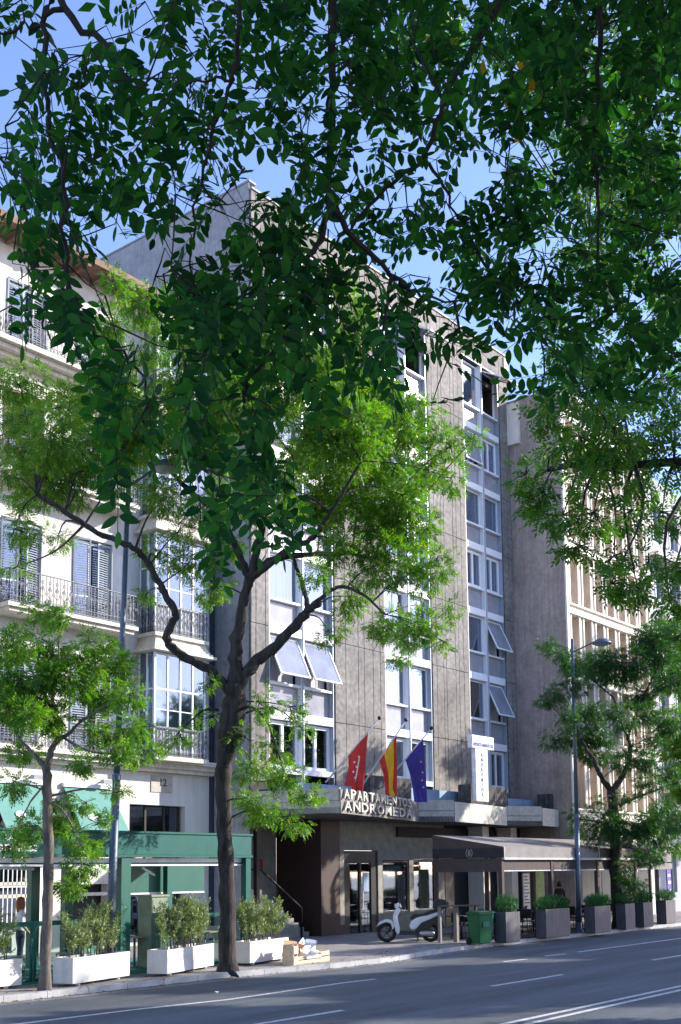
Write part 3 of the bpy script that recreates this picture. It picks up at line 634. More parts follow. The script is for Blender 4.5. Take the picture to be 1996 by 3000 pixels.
ev = MB(); ev.box(8,27.3,YL-.9,YL+.4,EAVE,EAVE+.12); ev.box(8,27.3,YL-.95,YL-.9,EAVE-.02,EAVE+.2)
for i in range(24): ev.box(8.3+.8*i,8.42+.8*i,YL-.88,YL+.04,EAVE-.14,EAVE-.002)
ev.build('eave', M['eave'], LB)
rf = MB(); rf.add([(8,YL-.95,EAVE+.2),(27.3,YL-.95,EAVE+.2),(27.3,YL+5,EAVE+2.2),(8,YL+5,EAVE+2.2),(27.3,YL+5,EAVE+.1),(8,YL+5,EAVE+.1),(27.3,YL-.95,EAVE+.12),(8,YL-.95,EAVE+.12)],[(0,1,2,3),(2,3,5,4),(1,6,4,2),(0,3,5,7),(6,7,5,4)])
rf.build('roof', M['tile'], LB)
fz = MB(); fz.box(18.6,21.0,YL-.12,YL+.055,16.98,17.06)
for i in range(22): fz.box(18.68+.105*i,18.74+.105*i,YL-.08,YL+.055,16.72,16.97)
fz.box(18.6,21.0,YL-.04,YL+.055,16.6,16.7); fz.build('frieze', M['stoneledge'], LB)
# louvred doors
def louvre(w_, h_):
    m = MB(); m.box(0,.05,0,.04,0,h_); m.box(w_-.05,w_,0,.04,0,h_); m.box(.05,w_-.05,0,.04,0,.06); m.box(.05,w_-.05,0,.04,h_-.06,h_); n = int((h_-.12)/.075)
    for i in range(n): m.bar((w_/2,.02,.09+i*.075),(w_/2+.001,.02,.09+i*.075),.06,.012) if 0 else m.add([(.05,0.0,.07+i*.075),(w_-.05,0.0,.07+i*.075),(w_-.05,.04,.115+i*.075),(.05,.04,.115+i*.075)],[(0,1,2,3)])
    return m
for k, z in enumerate(ZK):
    for i, (a, b) in enumerate(doorx):
        H = 2.7 if k < 3 else 2.25; wd = b-a; m = MB()
        for xx in (a, (a+b)/2-.04, b-.07): m.box(xx, xx+.07, YL+.22, YL+.28, z+.02, z+H)
        m.box(a+.07,b-.07,YL+.221,YL+.279,z+H-.08,z+H); m.box(a+.07,b-.07,YL+.221,YL+.279,z+.9,z+.96)
        dd = m.build('balcony_door', M['brownwood'] if (k == 2 and i == 1) else M['white'], LB); MB().box(a+.07,b-.07,YL+.25,YL+.256,z+.05,z+H-.08).build('pane', M['glass'], dd)
        lm = louvre(wd*.36, H-.05).mesh('shutter', M['brownwood' if (k == 2 and i == 1) else 'shutter'])
        place('shutter', lm, LB, a+.0, YL+.02, z+.04, (0,0,-.12 if k != 1 else -.35)); place('shutter', lm, LB, b-wd*.36, YL+.06, z+.04, (0,0,.1))
# wrought iron railings
def railing(parent, p, q, z, h=.98, name='railing', hearts=True, m='iron'):
    p = Vector((p[0],p[1],z)); q = Vector((q[0],q[1],z)); L = (q-p).length; d = (q-p).normalized(); r = MB()
    r.bar(p+Vector((0,0,h)), q+Vector((0,0,h)), .05, .025); r.bar(p+Vector((0,0,.05)), q+Vector((0,0,.05)), .03, .02); r.bar(p+Vector((0,0,.2)), q+Vector((0,0,.2)), .02, .015)
    n = max(2, int(L/.125)); s = L/n
    for i in range(n+1): a = p+d*s*i; r.bar(a, a+Vector((0,0,h)), .018, .018, up=(1,0,0))
    up = Vector((0,0,1))
    for i in range(n):
        c = p+d*s*(i+.5)+up*.125
        ring = [c + (d*math.cos(t)+up*math.sin(t))*.045 for t in [j*PI/4 for j in range(9)]]
        r.tube(ring, .009, 3, cap=False)
        if hearts and i % 2 == 0:
            c = p+d*s*(i+1)
            r.tube([c+up*.30, c+up*.42-d*.09, c+up*.60-d*.05, c+up*.68, c+up*.60+d*.05, c+up*.42+d*.09, c+up*.30], .011, 3, cap=False)
            r.add([c+up*.45, c+up*.58-d*.045, c+up*.63, c+up*.58+d*.045], [(0,1,2,3)])
            r.tube([c+up*.70, c+up*.78-d*.05, c+up*.84, c+up*.78+d*.05, c+up*.70], .011, 3, cap=False)
    return r.build(name, M[m], parent)
def balcony(xa, xb, z, proj=.85):
    bl = MB(); bl.box(xa, xb, YL-proj, YL+.05, z-.12, z).box(xa+.1, xb-.1, YL-proj+.1, YL+.049, z-.24, z-.122); bl.build('balcony_slab', M['stoneledge'], LB)
    y = YL-proj+.06; railing(LB, (xa+.06,y), (xb-.06,y), z, m='ironlit'); railing(LB, (xa+.06,YL), (xa+.06,y), z); railing(LB, (xb-.06,y), (xb-.06,YL), z)
balcony(18.55, 23.35, 9.95); balcony(18.4, 23.35, 13.9); balcony(12.5, 16.8, 9.95); balcony(12.5,16.8,13.9)
railing(LB, (18.5,YL-.7), (20.8,YL-.7), 17.78); railing(LB, (18.5,YL-.05), (18.5,YL-.7), 17.78); railing(LB, (21.3,YL-.7), (23.3,YL-.7), 17.78)
railing(LB, (18.7,YL-.4), (20.5,YL-.4), 5.93); railing(LB, (21.3,YL-.4), (23.2,YL-.4), 5.93)
# glazed bay
BX0, BX1, BY = 24.15, 26.35, YL-.75
for k in range(4):
    z = ZK[k]; zt = ZK[k+1] if k < 3 else 21.0
    bl = MB(); bl.box(BX0-.1,BX1+.1,BY-.1,YL+.05,z-.12+(.0 if k else .003),z+(0 if k else .02)); bl.build('bay_floor', M['stoneledge'], LB); bl = MB()
    n = 6
    for i in range(n):   # flared cornice under the next floor
        f = .28*(1-i/n)**2; zz = zt-.62+.5*i/n; bl.box(BX0-f, BX1+f, BY-f, YL+.05, zz, zz+.5/n-.001)
    bl.build('bay_cornice', M['stoneledge'], LB)
    railing(LB, (BX0,BY-.06), (BX1,BY-.06), z, .95, hearts=True); railing(LB, (BX0-.03,YL), (BX0-.03,BY-.06), z, .95)
    H = zt-.64-z; fr = MB(); xs = [BX0+(BX1-BX0)*i/4 for i in range(5)]
    for xx in xs: fr.box(xx-.03,xx+.03,BY,BY+.07,z+.02,z+H)
    for zz in (z+.9, z+2.15, z+H-.06): fr.box(BX0+.03,BX1-.03,BY+.002,BY+.068,zz,zz+.055)
    for i in (1,2,3): fr.box(xs[i-1]+.03,xs[i]-.03,BY+.01,BY+.05,z+1.5,z+1.53)
    for yy in (YL-.4, YL-.03): fr.box(BX0-.03,BX0+.03,yy,yy+.05,z+.02,z+H); fr.box(BX1-.03,BX1+.03,yy,yy+.05,z+.02,z+H)
    for zz in (z+.9, z+2.15): fr.box(BX0-.02,BX0+.02,BY+.07,YL,zz,zz+.05)
    wn = fr.build('bay_window', M['white'], LB); gp = MB(); gp.box(BX0+.03,BX1-.03,BY+.03,BY+.036,z+.95,z+H-.06); gp.box(BX0-.003,BX0+.003,BY+.07,YL,z+.95,z+H-.06); gp.box(BX1-.003,BX1+.003,BY+.07,YL,z+.95,z+H-.06); gp.build('pane', M['glass'], wn)
    sp = MB(); sp.box(BX0+.03,BX1-.03,BY+.04,BY+.06,z+.02,z+.9); sp.box(BX0+.004,BX0+.02,BY+.07,YL,z+.02,z+.9); sp.build('bay_panel', M['shutter'], LB)
    MB().box(BX0+.1,BX0+.9,BY+.35,BY+.36,z+.9,z+H).build('curtain', M['curtain'], LB)
MB().box(24.67,25.6,YL-.03,YL-.002,4.87,5.42).build('number_plaque', M['plaque'], LB)
me = text_obj('12', .34, .006, 'black', 'house_number'); place('house_number', me, LB, 25.0, YL-.035, 5.08, (PI/2,0,0))
op = MB()
for xx in (23.85, 24.6, 25.4, 26.05): op.box(xx,xx+.08,YL+.2,YL+.26,.1,4.45)
op.box(23.93,26.05,YL+.2,YL+.26,2.6,2.7); o = op.build('doorway_frame', M['black'], LB); MB().box(23.93,26.05,YL+.23,YL+.236,.1,4.4).build('pane', M['glass'], o)
# white barred window
bw = MB()
for bx in ((18.5,20.5,3.0,3.14),(18.5,18.62,.8,3.0),(20.38,20.5,.8,3.0),(18.5,20.5,.78,.9)): bw.box(bx[0],bx[1],YL-.06,YL+.1,bx[2],bx[3])
for i in range(11): bw.box(18.74+.15*i,18.765+.15*i,YL-.02,YL+.0,.9,3.0)
bw.box(18.62,20.38,YL-.03,YL-.022,1.9,1.93); bwo = bw.build('barred_window', M['white'], LB); MB().box(18.6,20.4,YL+.2,YL+.206,.9,3.0).build('pane', M['glass'], bwo)
# teal drop awnings
for (xa, xb, lab) in ((18.6,20.45,'teal fabric drop awning at the left edge above the green terrace roof'), (21.2,22.95,'teal fabric drop awning right of the thin tree above the green terrace roof')):
    aw = thing('window_awning', lab, 'awning', ((xa+xb)/2, YL, 4.7), 'teal awnings on the cream building')
    m = MB(); th = .02; m.add([(xa,YL-.05,4.85),(xb,YL-.05,4.85),(xb+.02,YL-1.15,3.3),(xa-.02,YL-1.15,3.3),(xa,YL-.05,4.83),(xb,YL-.05,4.83),(xb+.02,YL-1.15,3.28),(xa-.02,YL-1.15,3.28)],[(0,1,2,3),(7,6,5,4),(0,4,5,1),(1,5,6,2),(2,6,7,3),(3,7,4,0)]); m.build('awning_cloth', M['awn'], aw)
    MB().box(xa-.05,xb+.05,YL-.12,YL-.001,4.86,4.98).build('awning_cassette', M['white'], aw)
    MB().tube([(xa+.1,YL,3.9),(xa+.1,YL-1.1,3.34)],.02,5).tube([(xb-.1,YL,3.9),(xb-.1,YL-1.1,3.34)],.02,5).build('awning_arm', M['black'], aw)
    c = Vector(((xa+xb)/2-.3, YL-.72, 3.93)); rt = Vector((1,0,0)); up = Vector((0,1.1,1.55)).normalized(); lo = MB()
    lo.add([c+up.cross(rt)*-.02+rt*.17*math.cos(t*PI/8)+up*.13*math.sin(t*PI/8) for t in range(16)], [tuple(range(16))]); lo.build('logo', M['signwhite'], aw)
    lp = thing('wall_lantern', 'small white flood lamp on the wall over the '+('left' if xa < 20 else 'right')+' teal awning', 'lamp', ((xa+xb)/2+.5, YL, 4.9), 'flood lamps over the awnings')
    X = (xa+xb)/2+.5; MB().box(X-.16,X+.16,YL-.42,YL-.25,5.0,5.12).build('lamp_head', M['lampglass'], lp); MB().bar((X,YL,5.06),(X,YL-.26,5.06),.04,.04).build('lamp_arm', M['black'], lp)

# ------------------------------------------------------------------ beige finned building on the right
BB = thing('office_building', 'beige office building with rows of projecting stone fins right of the grey block', 'building', (50,24,0))
YB = 24.15; Z5 = [4.85, 8.0, 11.05, 14.12, 17.15, 20.2, 23.3]
MB().box(45.12,45.3,23.37,26.3,0,24.2).box(45.3,55.2,YB+.6,YB+10,0,24).build('wall', M['pinkconc'], BB)
MB().box(44.95,45.115,25.4,26.3,22,24.0).build('wall_pier', M['whitefin'], BB)
bk = MB(); bk.box(45.3,55.0,YB+.02,YB+.6,4.6,23.6); bk.build('back_wall', M['sandstone'], BB)
for z in Z5:
    lg = MB(); lg.box(45.31,55.05,23.3,YB+.02,z-.03,z+.05); lg.box(45.31,55.05,23.42,YB+.018,z-.33,z-.032); lg.box(45.31,55.05,23.33,YB+.016,z-.42,z-.332); lg.build('floor_ledge', M['whitefin'], BB)
MB().box(45.09,45.30,23.28,23.366,0.,24.2).build('corner_trim', M['whitefin'], BB); MB().box(45.31,55.1,22.95,YB+.5,23.75,23.95).build('cornice', M['whitefin'], BB)
fin = MB(); fin.box(0,.42,.05,.78,0,2.7,1); fin.box(-.03,.06,-.0,.05,0,2.7,0); fin.box(.36,.45,0,.05,0,2.7,0); fm = fin.mesh('stone_fin', [M['whitefin'], M['sandstone']])
wf = MB()
for bx in ((0,.06,0,1.35),(.84,.9,0,1.35),(.06,.84,0,.06),(.06,.84,1.29,1.35)): wf.box(bx[0],bx[1],0,.06,bx[2],bx[3])
wm = wf.mesh('window', M['white']); pm = MB().box(.06,.84,.03,.036,.06,1.29).mesh('pane', M['glass']); dk = MB().box(.06,.84,.055,.06,.06,1.29).mesh('blind', M['curtain'])
for k in range(6):
    for i in range(8):
        X = 45.32+1.235*i; place('stone_fin', fm, BB, X, 23.42, Z5[k]+.055, scale=(1,1,(Z5[k+1]-.42-Z5[k]-.056)/2.7))
        if i < 8:
            wo = place('window', wm, BB, X+.42, YB-.06, Z5[k]+.06); link('pane', pm, wo, (0,0,0)); link('blind', dk, wo, (0,0,0))
pg = MB()
for i in range(5): pg.box(45.35+2.0*i,45.75+2.0*i,23.5,YB,0,4.4)
pg.build('ground_pier', M['plaster'], BB); MB().box(45.75,55,YB+.3,YB+.4,0,4.4).build('shopfront', M['glass'], BB); MB().box(45.1,55,23.45,23.6,3.7,4.4).build('shop_fascia', M['sandstone'], BB)
# end block farther along the street
FB = thing('apartment_building', 'blue-grey apartment block at the right edge beyond the beige finned building', 'building', (66,24,0))
fh = [(56.2+2.2*i,57.5+2.2*i,1.0+3.1*k,3.0+3.1*k) for i in range(12) for k in range(7)]
wall_holes(55.2,84,0,23,23.9,.25,fh,M['farwall'],FB); MB().box(55.2,84,24.2,34,0,23).build('body', M['farwall'], FB)
pnm = MB().box(0,1.3,0,.02,0,2).mesh('pane', M['glass']); frm = MB().box(0,.06,-.02,.02,0,2).box(1.24,1.3,-.02,.02,0,2).box(.62,.68,-.02,.02,0,2).mesh('window', M['white'])
for h in fh:
    if h[0] < 64: wo = place('window', frm, FB, h[0], 24.1, h[2]); link('pane', pnm, wo, (0,.03,0))
MB().box(55.3,84,23.2,23.9,6.1,6.3).box(55.3,84,23.2,23.9,12.3,12.5).box(55.3,84,23.2,23.9,18.5,18.7).build('balcony_slab', M['whitefin'], FB)
FB2 = thing('apartment_building', 'distant pale block closing the street beyond the last trees', 'building', (110,24,0))
wall_holes(84.2,160,0,19,24.2,.3,[(86+3*i,87.6+3*i,1+3*k,2.8+3*k) for i in range(24) for k in range(6)],M['sandstone'],FB2); MB().box(84.2,160,24.6,36,0,19).build('body', M['farwall'], FB2)

# ------------------------------------------------------------------ green restaurant terrace (left)
GT = thing('terrace_pergola', 'green metal restaurant terrace pergola with glass screens in front of the cream building', 'pergola', (18,20.3,0))
YG = 20.35; gx1 = FY(737,2450,YG).x; zf1 = FY(600,2446,YG).z; zf0 = FY(600,2512,YG).z
MB().box(10,gx1,YG,YG+.12,zf0+.06,zf1).build('fascia', M['green'], GT)
MB().box(9.98,gx1+.03,YG-.03,YG+.15,zf0,zf0+.055).box(9.98,gx1+.03,YG-.03,YG+.15,zf1+.002,zf1+.05).build('fascia_rail', M['green'], GT)
MB().box(gx1-.12,gx1,YG+.125,YG+3.2,zf0+.06,zf1).box(10,gx1-.13,YG+3.08,YG+3.2,zf0+.06,zf1).build('fascia', M['green'], GT)
rl_ = MB()
for i in range(28): rl_.box(10.05+.4*i,10.43+.4*i,YG+.13,YG+3.05,zf1-.12-.02*(i%2),zf1-.09) if 10.43+.4*i < gx1-.15 else None
rl_.build('roof_louvre', M['greendk'], GT)
cs = MB(); cs.box(17.3,gx1-.1,YG+.16,YG+.30,zf0-.12,zf0-.02); cs.box(17.3,gx1-.1,YG+.14,YG+.32,zf0-.2,zf0-.16); cs.box(10,17.0,YG+.16,YG+.30,zf0-.12,zf0-.02); cs.box(10,17,YG+.14,YG+.32,zf0-.2,zf0-.16); cs.build('blind_cassette', M['signwhite'], GT)
MB().box(17.3,gx1-.1,YG+.20,YG+.26,zf0-.17,zf0-.115).box(10,17,YG+.2,YG+.26,zf0-.17,zf0-.115).build('blind_roll', M['green'], GT)
MB().tube([(18.2,YG+.4,zf0-.25),(19.1,YG+1.0,zf0-.42)],.03,6).tube([(14.2,YG+.4,zf0-.22),(15.3,YG+.7,zf0-.25)],.04,6).build('awning_arm', M['signwhite'], GT)
postx = [(FY(370,2600,YG).x-.14, FY(370,2600,YG).x+.14, YG, YG+.28), (gx1-.2, gx1-.02, YG-.0, YG+.18), (gx1-.2, gx1-.02, YG+2.95, YG+3.13), (16.9,17.15,YG+2.95,YG+3.13), (13.6,13.9,YG+2.9,YG+3.1), (12.3,12.55,YG,YG+.25), (FY(190,2600,YG+2.9).x-.12, FY(190,2600,YG+2.9).x+.12, YG+2.7,YG+2.9)]
for i, (a,b,c,d_) in enumerate(postx): MB().box(a,b,c,d_,.02,zf0-.003).build('post', M['green'] if i == 1 else M['greendk'], GT)
MB().box(10,gx1,YG-.15,YG+3.2,.004,.02).build('carpet', M['rug'], GT)
def screen(xa, xb, y):
    s_ = MB(); s_.box(xa,xb,y,y+.05,1.18,1.28); s_.box(xa,xa+.05,y,y+.05,.02,1.18); s_.box(xb-.05,xb,y,y+.05,.02,1.18); s_.box(xa+.05,xb-.05,y,y+.05,.02,.08)
    o = s_.build('screen_frame', M['green'], GT); MB().box(xa+.05,xb-.05,y+.02,y+.03,.08,1.18).build('pane', M['clear'], o)
px_ = [FY(p,2700,YG).x for p in (-60,105,235,350)]
for a, b in zip(px_, px_[1:]): screen(a+.02, b-.02, YG+.04)
pr = [FY(p,2700,YG).x for p in (452,585,718)]
for a, b in zip(pr, pr[1:]): screen(a+.02, b-.02, YG+.04)
MB().box(pr[0]-.16,pr[0]-.02,YG-.25,YG-.1,.02,1.35).build('gate_post', M['greendk'], GT)
# panels at the back of the terrace
MB().box(20.0,23.0,YG+3.25,YG+3.29,1.75,2.5).build('roller_blind', M['greendk'], GT)
MB().box(20.0,23.0,YG+3.24,YG+3.3,1.70,1.745).build('blind_bar', M['signwhite'], GT)
MB().box(FY(200,2760,YG+2.9).x,FY(300,2760,YG+2.9).x,YG+2.95,YG+2.97,.1,.9).build('panel', M['screen'], GT)
# lettering on fascia
for s_, px0, py0, sz in (('LAS', 14, 2447, .16), ('Buganvillas', -70, 2478, .30)):
    me = text_obj(s_, sz, .004, 'signwhite', 'lettering'); p = FY(px0, py0, YG); me.transform(Matrix.Shear('XY', 4, (.25,0)) if sz > .2 else Matrix.Identity(4)); place('lettering', me, GT, p.x, YG-.008, p.z-.10, (PI/2,0,0), (1.15,1,1))

# furniture of both terraces
def make_chair(name, label, m1, m2, grp):
    t = local(name, label, 'chair', grp)
    MB().box(-.21,.21,-.21,.21,.43,.46).build('seat', M[m1], t, bevel=.01); MB().box(-.21,.21,.19,.22,.55,.86).box(-.02,.02,.195,.215,.46,.55).build('backrest', M[m1], t)
    for sx in (-1,1):
        for sy in (-1,1): MB().tube([(.19*sx,.19*sy,.43),(.21*sx,.22*sy,0)],.013,5).build('leg', M[m2], t)
    return t
def make_table(name, label, m1, m2, grp):
    t = local(name, label, 'table', grp); MB().box(-.35,.35,-.35,.35,.72,.75).build('tabletop', M[m1], t, bevel=.006)
    MB().tube([(0,0,.72),(0,0,.04)],.03,8).build('pedestal', M[m2], t); MB().lathe([(.24,0),(.24,.02),(.03,.05)],(0,0,0),14).build('base', M[m2], t); return t
c0_ = make_chair('terrace_chair', 'grey metal terrace chair behind the white planter at the left edge', 'chairmetal', 'chairmetal', 'metal chairs on the green terrace')
t0_ = make_table('terrace_table', 'small wood-topped table behind the white planter at the left edge', 'tabletop', 'chairmetal', 'tables on the green terrace')
q = GZ(85,2800,.3); t0_.location = (14.6,21.6,.02)
c0_.location = (15.25,21.7,.02); c0_.rotation_euler = (0,0,1.7)
again(c0_, (14.0,21.9,.02), -1.5, 'grey metal terrace chair left of the leftmost terrace table')
for i, (px, py, dy, lab) in enumerate(((395,2720,1.0,'beside the grey-green cabinet'),(600,2720,1.1,'behind the planter left of the big trunk'),(260,2720,1.2,'behind the bush right of the thin tree'))):
    X = FY(px,py,YG+dy).x; again(t0_, (X,YG+dy,.02), .1, 'wood-topped terrace table '+lab)
    again(c0_, (X+.62,YG+dy+.1,.02), 1.6, 'metal chair right of the table '+lab); again(c0_, (X-.6,YG+dy-.05,.02), -1.5, 'metal chair left of the table '+lab)
pl_ = thing('table_plant', 'tiny potted plant on the terrace table beside the grey-green cabinet', 'plant', (FY(405,2720,YG+1).x,YG+1,.77))
MB().lathe([(.05,0),(.06,.1),(.001,.1)],(pl_.location.x,YG+1,.771),10).build('pot', M['charcoal'], pl_)
rr_ = np.random.default_rng(5); n = 60; V, Fq, T = leaf_arrays(np.tile([0,0,.1],(n,1)), rr_.normal(size=(n,3))*[1,1,.6]+[0,0,.6], np.full(n,.1), SPR, rr_); link('foliage', array_mesh('foliage', V, Fq, T, CYP), pl_, off=(0,0,0))
cab = thing('utility_cabinet', 'grey-green metal service cabinet standing inside the green terrace', 'cabinet', (FY(465,2700,YG+.5).x,YG+.5,0))
ca = FY(445,2628,YG+.45); cb = FY(493,2628,YG+.45)
MB().box(ca.x,cb.x,YG+.45,YG+.95,.02,ca.z).build('cabinet_body', M['boxgreen'], cab, bevel=.01); MB().box(ca.x-.03,cb.x+.03,YG+.42,YG+.98,ca.z+.002,ca.z+.05).build('cabinet_lid', M['boxgreen'], cab); MB().box(ca.x+.04,cb.x-.04,YG+.44,YG+.448,.1,ca.z-.06).build('cabinet_door', M['boxgreen'], cab)

# ------------------------------------------------------------------ brown awning terrace (right)
BT = thing('terrace_awning', 'long brown fabric terrace awning on dark posts right of the scooter', 'awning', (38,19.6,0))
YT = 19.55; XA = FY(1475,2512,YT).x; XE = FY(1935,2520,YT).x; zt_ = FY(1478,2480,YT).z; zv = FY(1478,2512,YT).z; YK = 22.35; zr = 3.47
r_ = MB(); r_.add([(XA,YT,zt_),(XE,YT,zt_),(XE,YK,zr),(XA,YK,zr),(XA,YT,zt_-.03),(XE,YT,zt_-.03),(XE,YK,zr-.03),(XA,YK,zr-.03)],[(0,1,2,3),(7,6,5,4),(0,4,5,1),(1,5,6,2),(2,6,7,3),(3,7,4,0)]); r_.build('awning_roof', M['brownlt'], BT)
MB().add([(XA-.01,YT,zv),(XA-.01,YK,zv),(XA-.01,YK,zr),(XA-.01,YT,zt_),(XA+.02,YT,zv),(XA+.02,YK,zv),(XA+.02,YK,zr),(XA+.02,YT,zt_)],[(0,3,2,1),(4,5,6,7),(0,1,5,4),(2,3,7,6),(0,4,7,3),(1,2,6,5)]).build('side_panel', M['brown'], BT)
MB().box(XA-.035,XA-.015,YT+.05,YK,zv+.0,zv+.32).build('side_valance', M['charcoal'], BT)
seg = [XA, FY(1752,2500,YT).x, FY(1862,2500,YT).x, XE]
for i, (a,b) in enumerate(zip(seg, seg[1:])):
    MB().box(a+.03,b-.03,YT-.03,YT,zv,zt_-.03).build('valance', M['brownlt' if i == 0 else 'brown'], BT)
    MB().box(a+.0,b,YT-.05,YT+.04,zv-.07,zv-.004).box(a,a+.035,YT-.045,YT-.032,zv,zt_).build('valance_piping', M['browntrim'], BT)
    MB().box(a+.1,b-.1,YT+.06,YT+.09,zv-.42,zv-.08).build('rolled_curtain', M['brown'], BT)
    MB().box(a+.1,b-.1,YT+.05,YT+.10,zv-.46,zv-.425).build('curtain_bar', M['browntrim'], BT)
MB().box(XA,XA+.03,YT+.1,YK,zv-.42,zv-.02).build('side_curtain', M['brown'], BT); MB().box(XA-.01,XA+.04,YT+.1,YK,zv-.47,zv-.425).build('curtain_bar', M['brown'], BT)
# emblem on the side valance
em = MB(); ec = Vector((XA-.045,(YT+YK)/2-.1,zv+.16))
for k in range(16):
    t0, t1 = k*PI/8, (k+1)*PI/8; em.add([ec+Vector((0,.05*math.cos(t),.10*math.sin(t))) for t in (t0,t1)]+[ec+Vector((0,.03*math.cos(t),.075*math.sin(t))) for t in (t1,t0)],[(0,1,2,3)])
for k in range(8):
    for sgn in (-1,1):
        a_ = -PI/2.6+k*PI/9.5; c = ec+Vector((0,sgn*(.09*math.cos(a_)+.02),.13*math.sin(a_))); em.add([c+Vector((0,0,-.02)),c+Vector((0,sgn*.03,.01)),c+Vector((0,.0,.03))],[(0,1,2)])
em.box(ec.x,ec.x+.003,ec.y-.008,ec.y+.008,ec.z-.05,ec.z+.05); em.build('emblem', M['letter'], BT)
for px, Y in ((1470,YT+.1),(1615,YT+.1),(1750,YT+.1),(1862,YT+.1)):
    X = FY(px,2600,Y).x; MB().box(X-.07,X+.07,Y-.07,Y+.07,.0,zv-.075).build('post', M['brown'], BT)
for X in (XA+.1, XA+3.4, XA+6.8, XE-.1): MB().box(X-.06,X+.06,YK-.1,YK+.02,0,zr-.05).build('post', M['brown'], BT)
MB().box(XA-.3,XE,YT-.3,YK+.6,.004,.012).build('deck', M['deck'], BT)
# small second awning end
AE = thing('terrace_awning', 'pale brown square awning end beyond the tree at the right edge', 'awning', (46,19.6,0))
xa, xb = FY(1868,2500,19.7).x+.9, FY(1958,2500,19.7).x; zz = FY(1920,2490,19.7).z
MB().add([(xa,19.6,zz),(xb,19.6,zz),(xb,22.6,zz+.35),(xa,22.6,zz+.35)],[(0,1,2,3)]).box(xa,xb,19.57,19.595,zz-.5,zz-.003).box(xa,xb,19.55,19.57,zz-.8,zz-.55).build('valance', M['brownlt'], AE)
for X in (xa+.1, xb-.1): MB().box(X-.05,X+.05,19.6,19.7,0,zz-.51).build('post', M['brown'], AE)
sp_ = thing('poster_stand', 'narrow purple poster panel with white print beyond the brown awning', 'sign', (FY(1962,2600,19.3).x,19.3,0))
X = sp_.location.x; MB().box(X-.2,X+.2,19.3,19.34,1.0,2.2).build('poster', M['purple'], sp_); MB().box(X-.15,X+.12,19.29,19.298,1.9,2.0).box(X-.12,X+.15,19.29,19.298,1.6,1.72).box(X-.15,X+.1,19.29,19.298,1.25,1.36).build('print', M['signwhite'], sp_); MB().box(X-.03,X+.03,19.31,19.33,0,1.0).build('stand', M['black'], sp_)
# things seen under the brown awning: lit pale wall piers, lime poster, menu board
mp_ = thing('menu_board', 'tall pale menu board with dark print standing under the brown awning', 'sign', (FY(1545,2650,23.0).x,23.0,0))
X = mp_.location.x; MB().box(X-.25,X+.25,23.0,23.04,.1,2.1).build('board', M['signwhite'], mp_); mm = MB()
for i in range(12): mm.box(X-.2,X+.05+.15*((i*7)%3)/2,22.985,22.995,1.95-.13*i,1.99-.13*i)
mm.build('print', M['black'], mp_)
lp_ = thing('lime_banner', 'lime green upright banner under the brown awning', 'banner', (FY(1585,2650,23.2).x,23.2,0))
X = lp_.location.x; MB().box(X-.35,X+.35,23.2,23.22,.4,2.3).build('banner_cloth', M['limeposter'], lp_); MB().box(X-.37,X+.37,23.18,23.25,.36,.4).box(X-.02,X+.02,23.23,23.26,0,2.3).build('banner_stand', M['chrome'], lp_)
for X in (40.6, 42.9, 46.0): MB().box(X,X+.5,25.2,25.95,0,4.05).build('pale_pier', M['plaster'], GB if X < 45 else BB)
rc0 = make_chair('rattan_chair', 'dark rattan chair nearest the green bins under the brown awning', 'rattan', 'rattan', 'dark chairs under the brown awning')
rt0 = make_table('bistro_table', 'dark bistro table nearest the green bins under the brown awning', 'rattan', 'rattan', 'dark tables under the brown awning')
rt0.location = (32.2,20.9,.012); rc0.location = (31.7,20.6,.012); rc0.rotation_euler = (0,0,1.2)
where = ['behind the first dark planter','between the first and second dark planters','behind the second dark planter','between the second and third dark planters','behind the third dark planter','at the fourth dark planter','beyond the fourth dark planter']
for i, X in enumerate((33.3,34.8,36.3,37.9,39.6,41.3,43.2)):
    again(rt0, (X,20.5+.3*(i%2),.012), 0, 'dark bistro table '+where[i])
    again(rc0, (X-.55,20.3,.012), 1.4, 'dark chair left of the table '+where[i]); again(rc0, (X+.55,20.5,.012), -1.5, 'dark chair right of the table '+where[i])
    again(rc0, (X+.1,21.6,.012), .1, 'dark chair at the back of the table '+where[i])
# high table with tall posts by the scooter
ht = thing('standing_table', 'tall narrow standing table with grey posts between the scooter and the bins', 'table', (31.0,20.3,0))
a = GZ(1290,2762); b = GZ(1338,2760); c = Vector((XA,YK-.5,0))
MB().box(-.05,.05,-.05,.05,0,1.25).mesh('x', M['brown'])
MB().box(a.x-.045,a.x+.045,a.y-.045,a.y+.045,0,1.12).build('leg', M['brownlt'], ht); MB().box(b.x-.06,b.x+.06,b.y-.06,b.y+.06,0,1.12).build('leg', M['brownlt'], ht)
MB().bar((a.x-.1,a.y+.02,1.14),(b.x+.7,b.y-.35,1.14),.3,.04).build('tabletop', M['black'], ht); MB().box(b.x+.55,b.x+.62,b.y-.4,b.y-.33,0,1.12).build('leg', M['black'], ht)

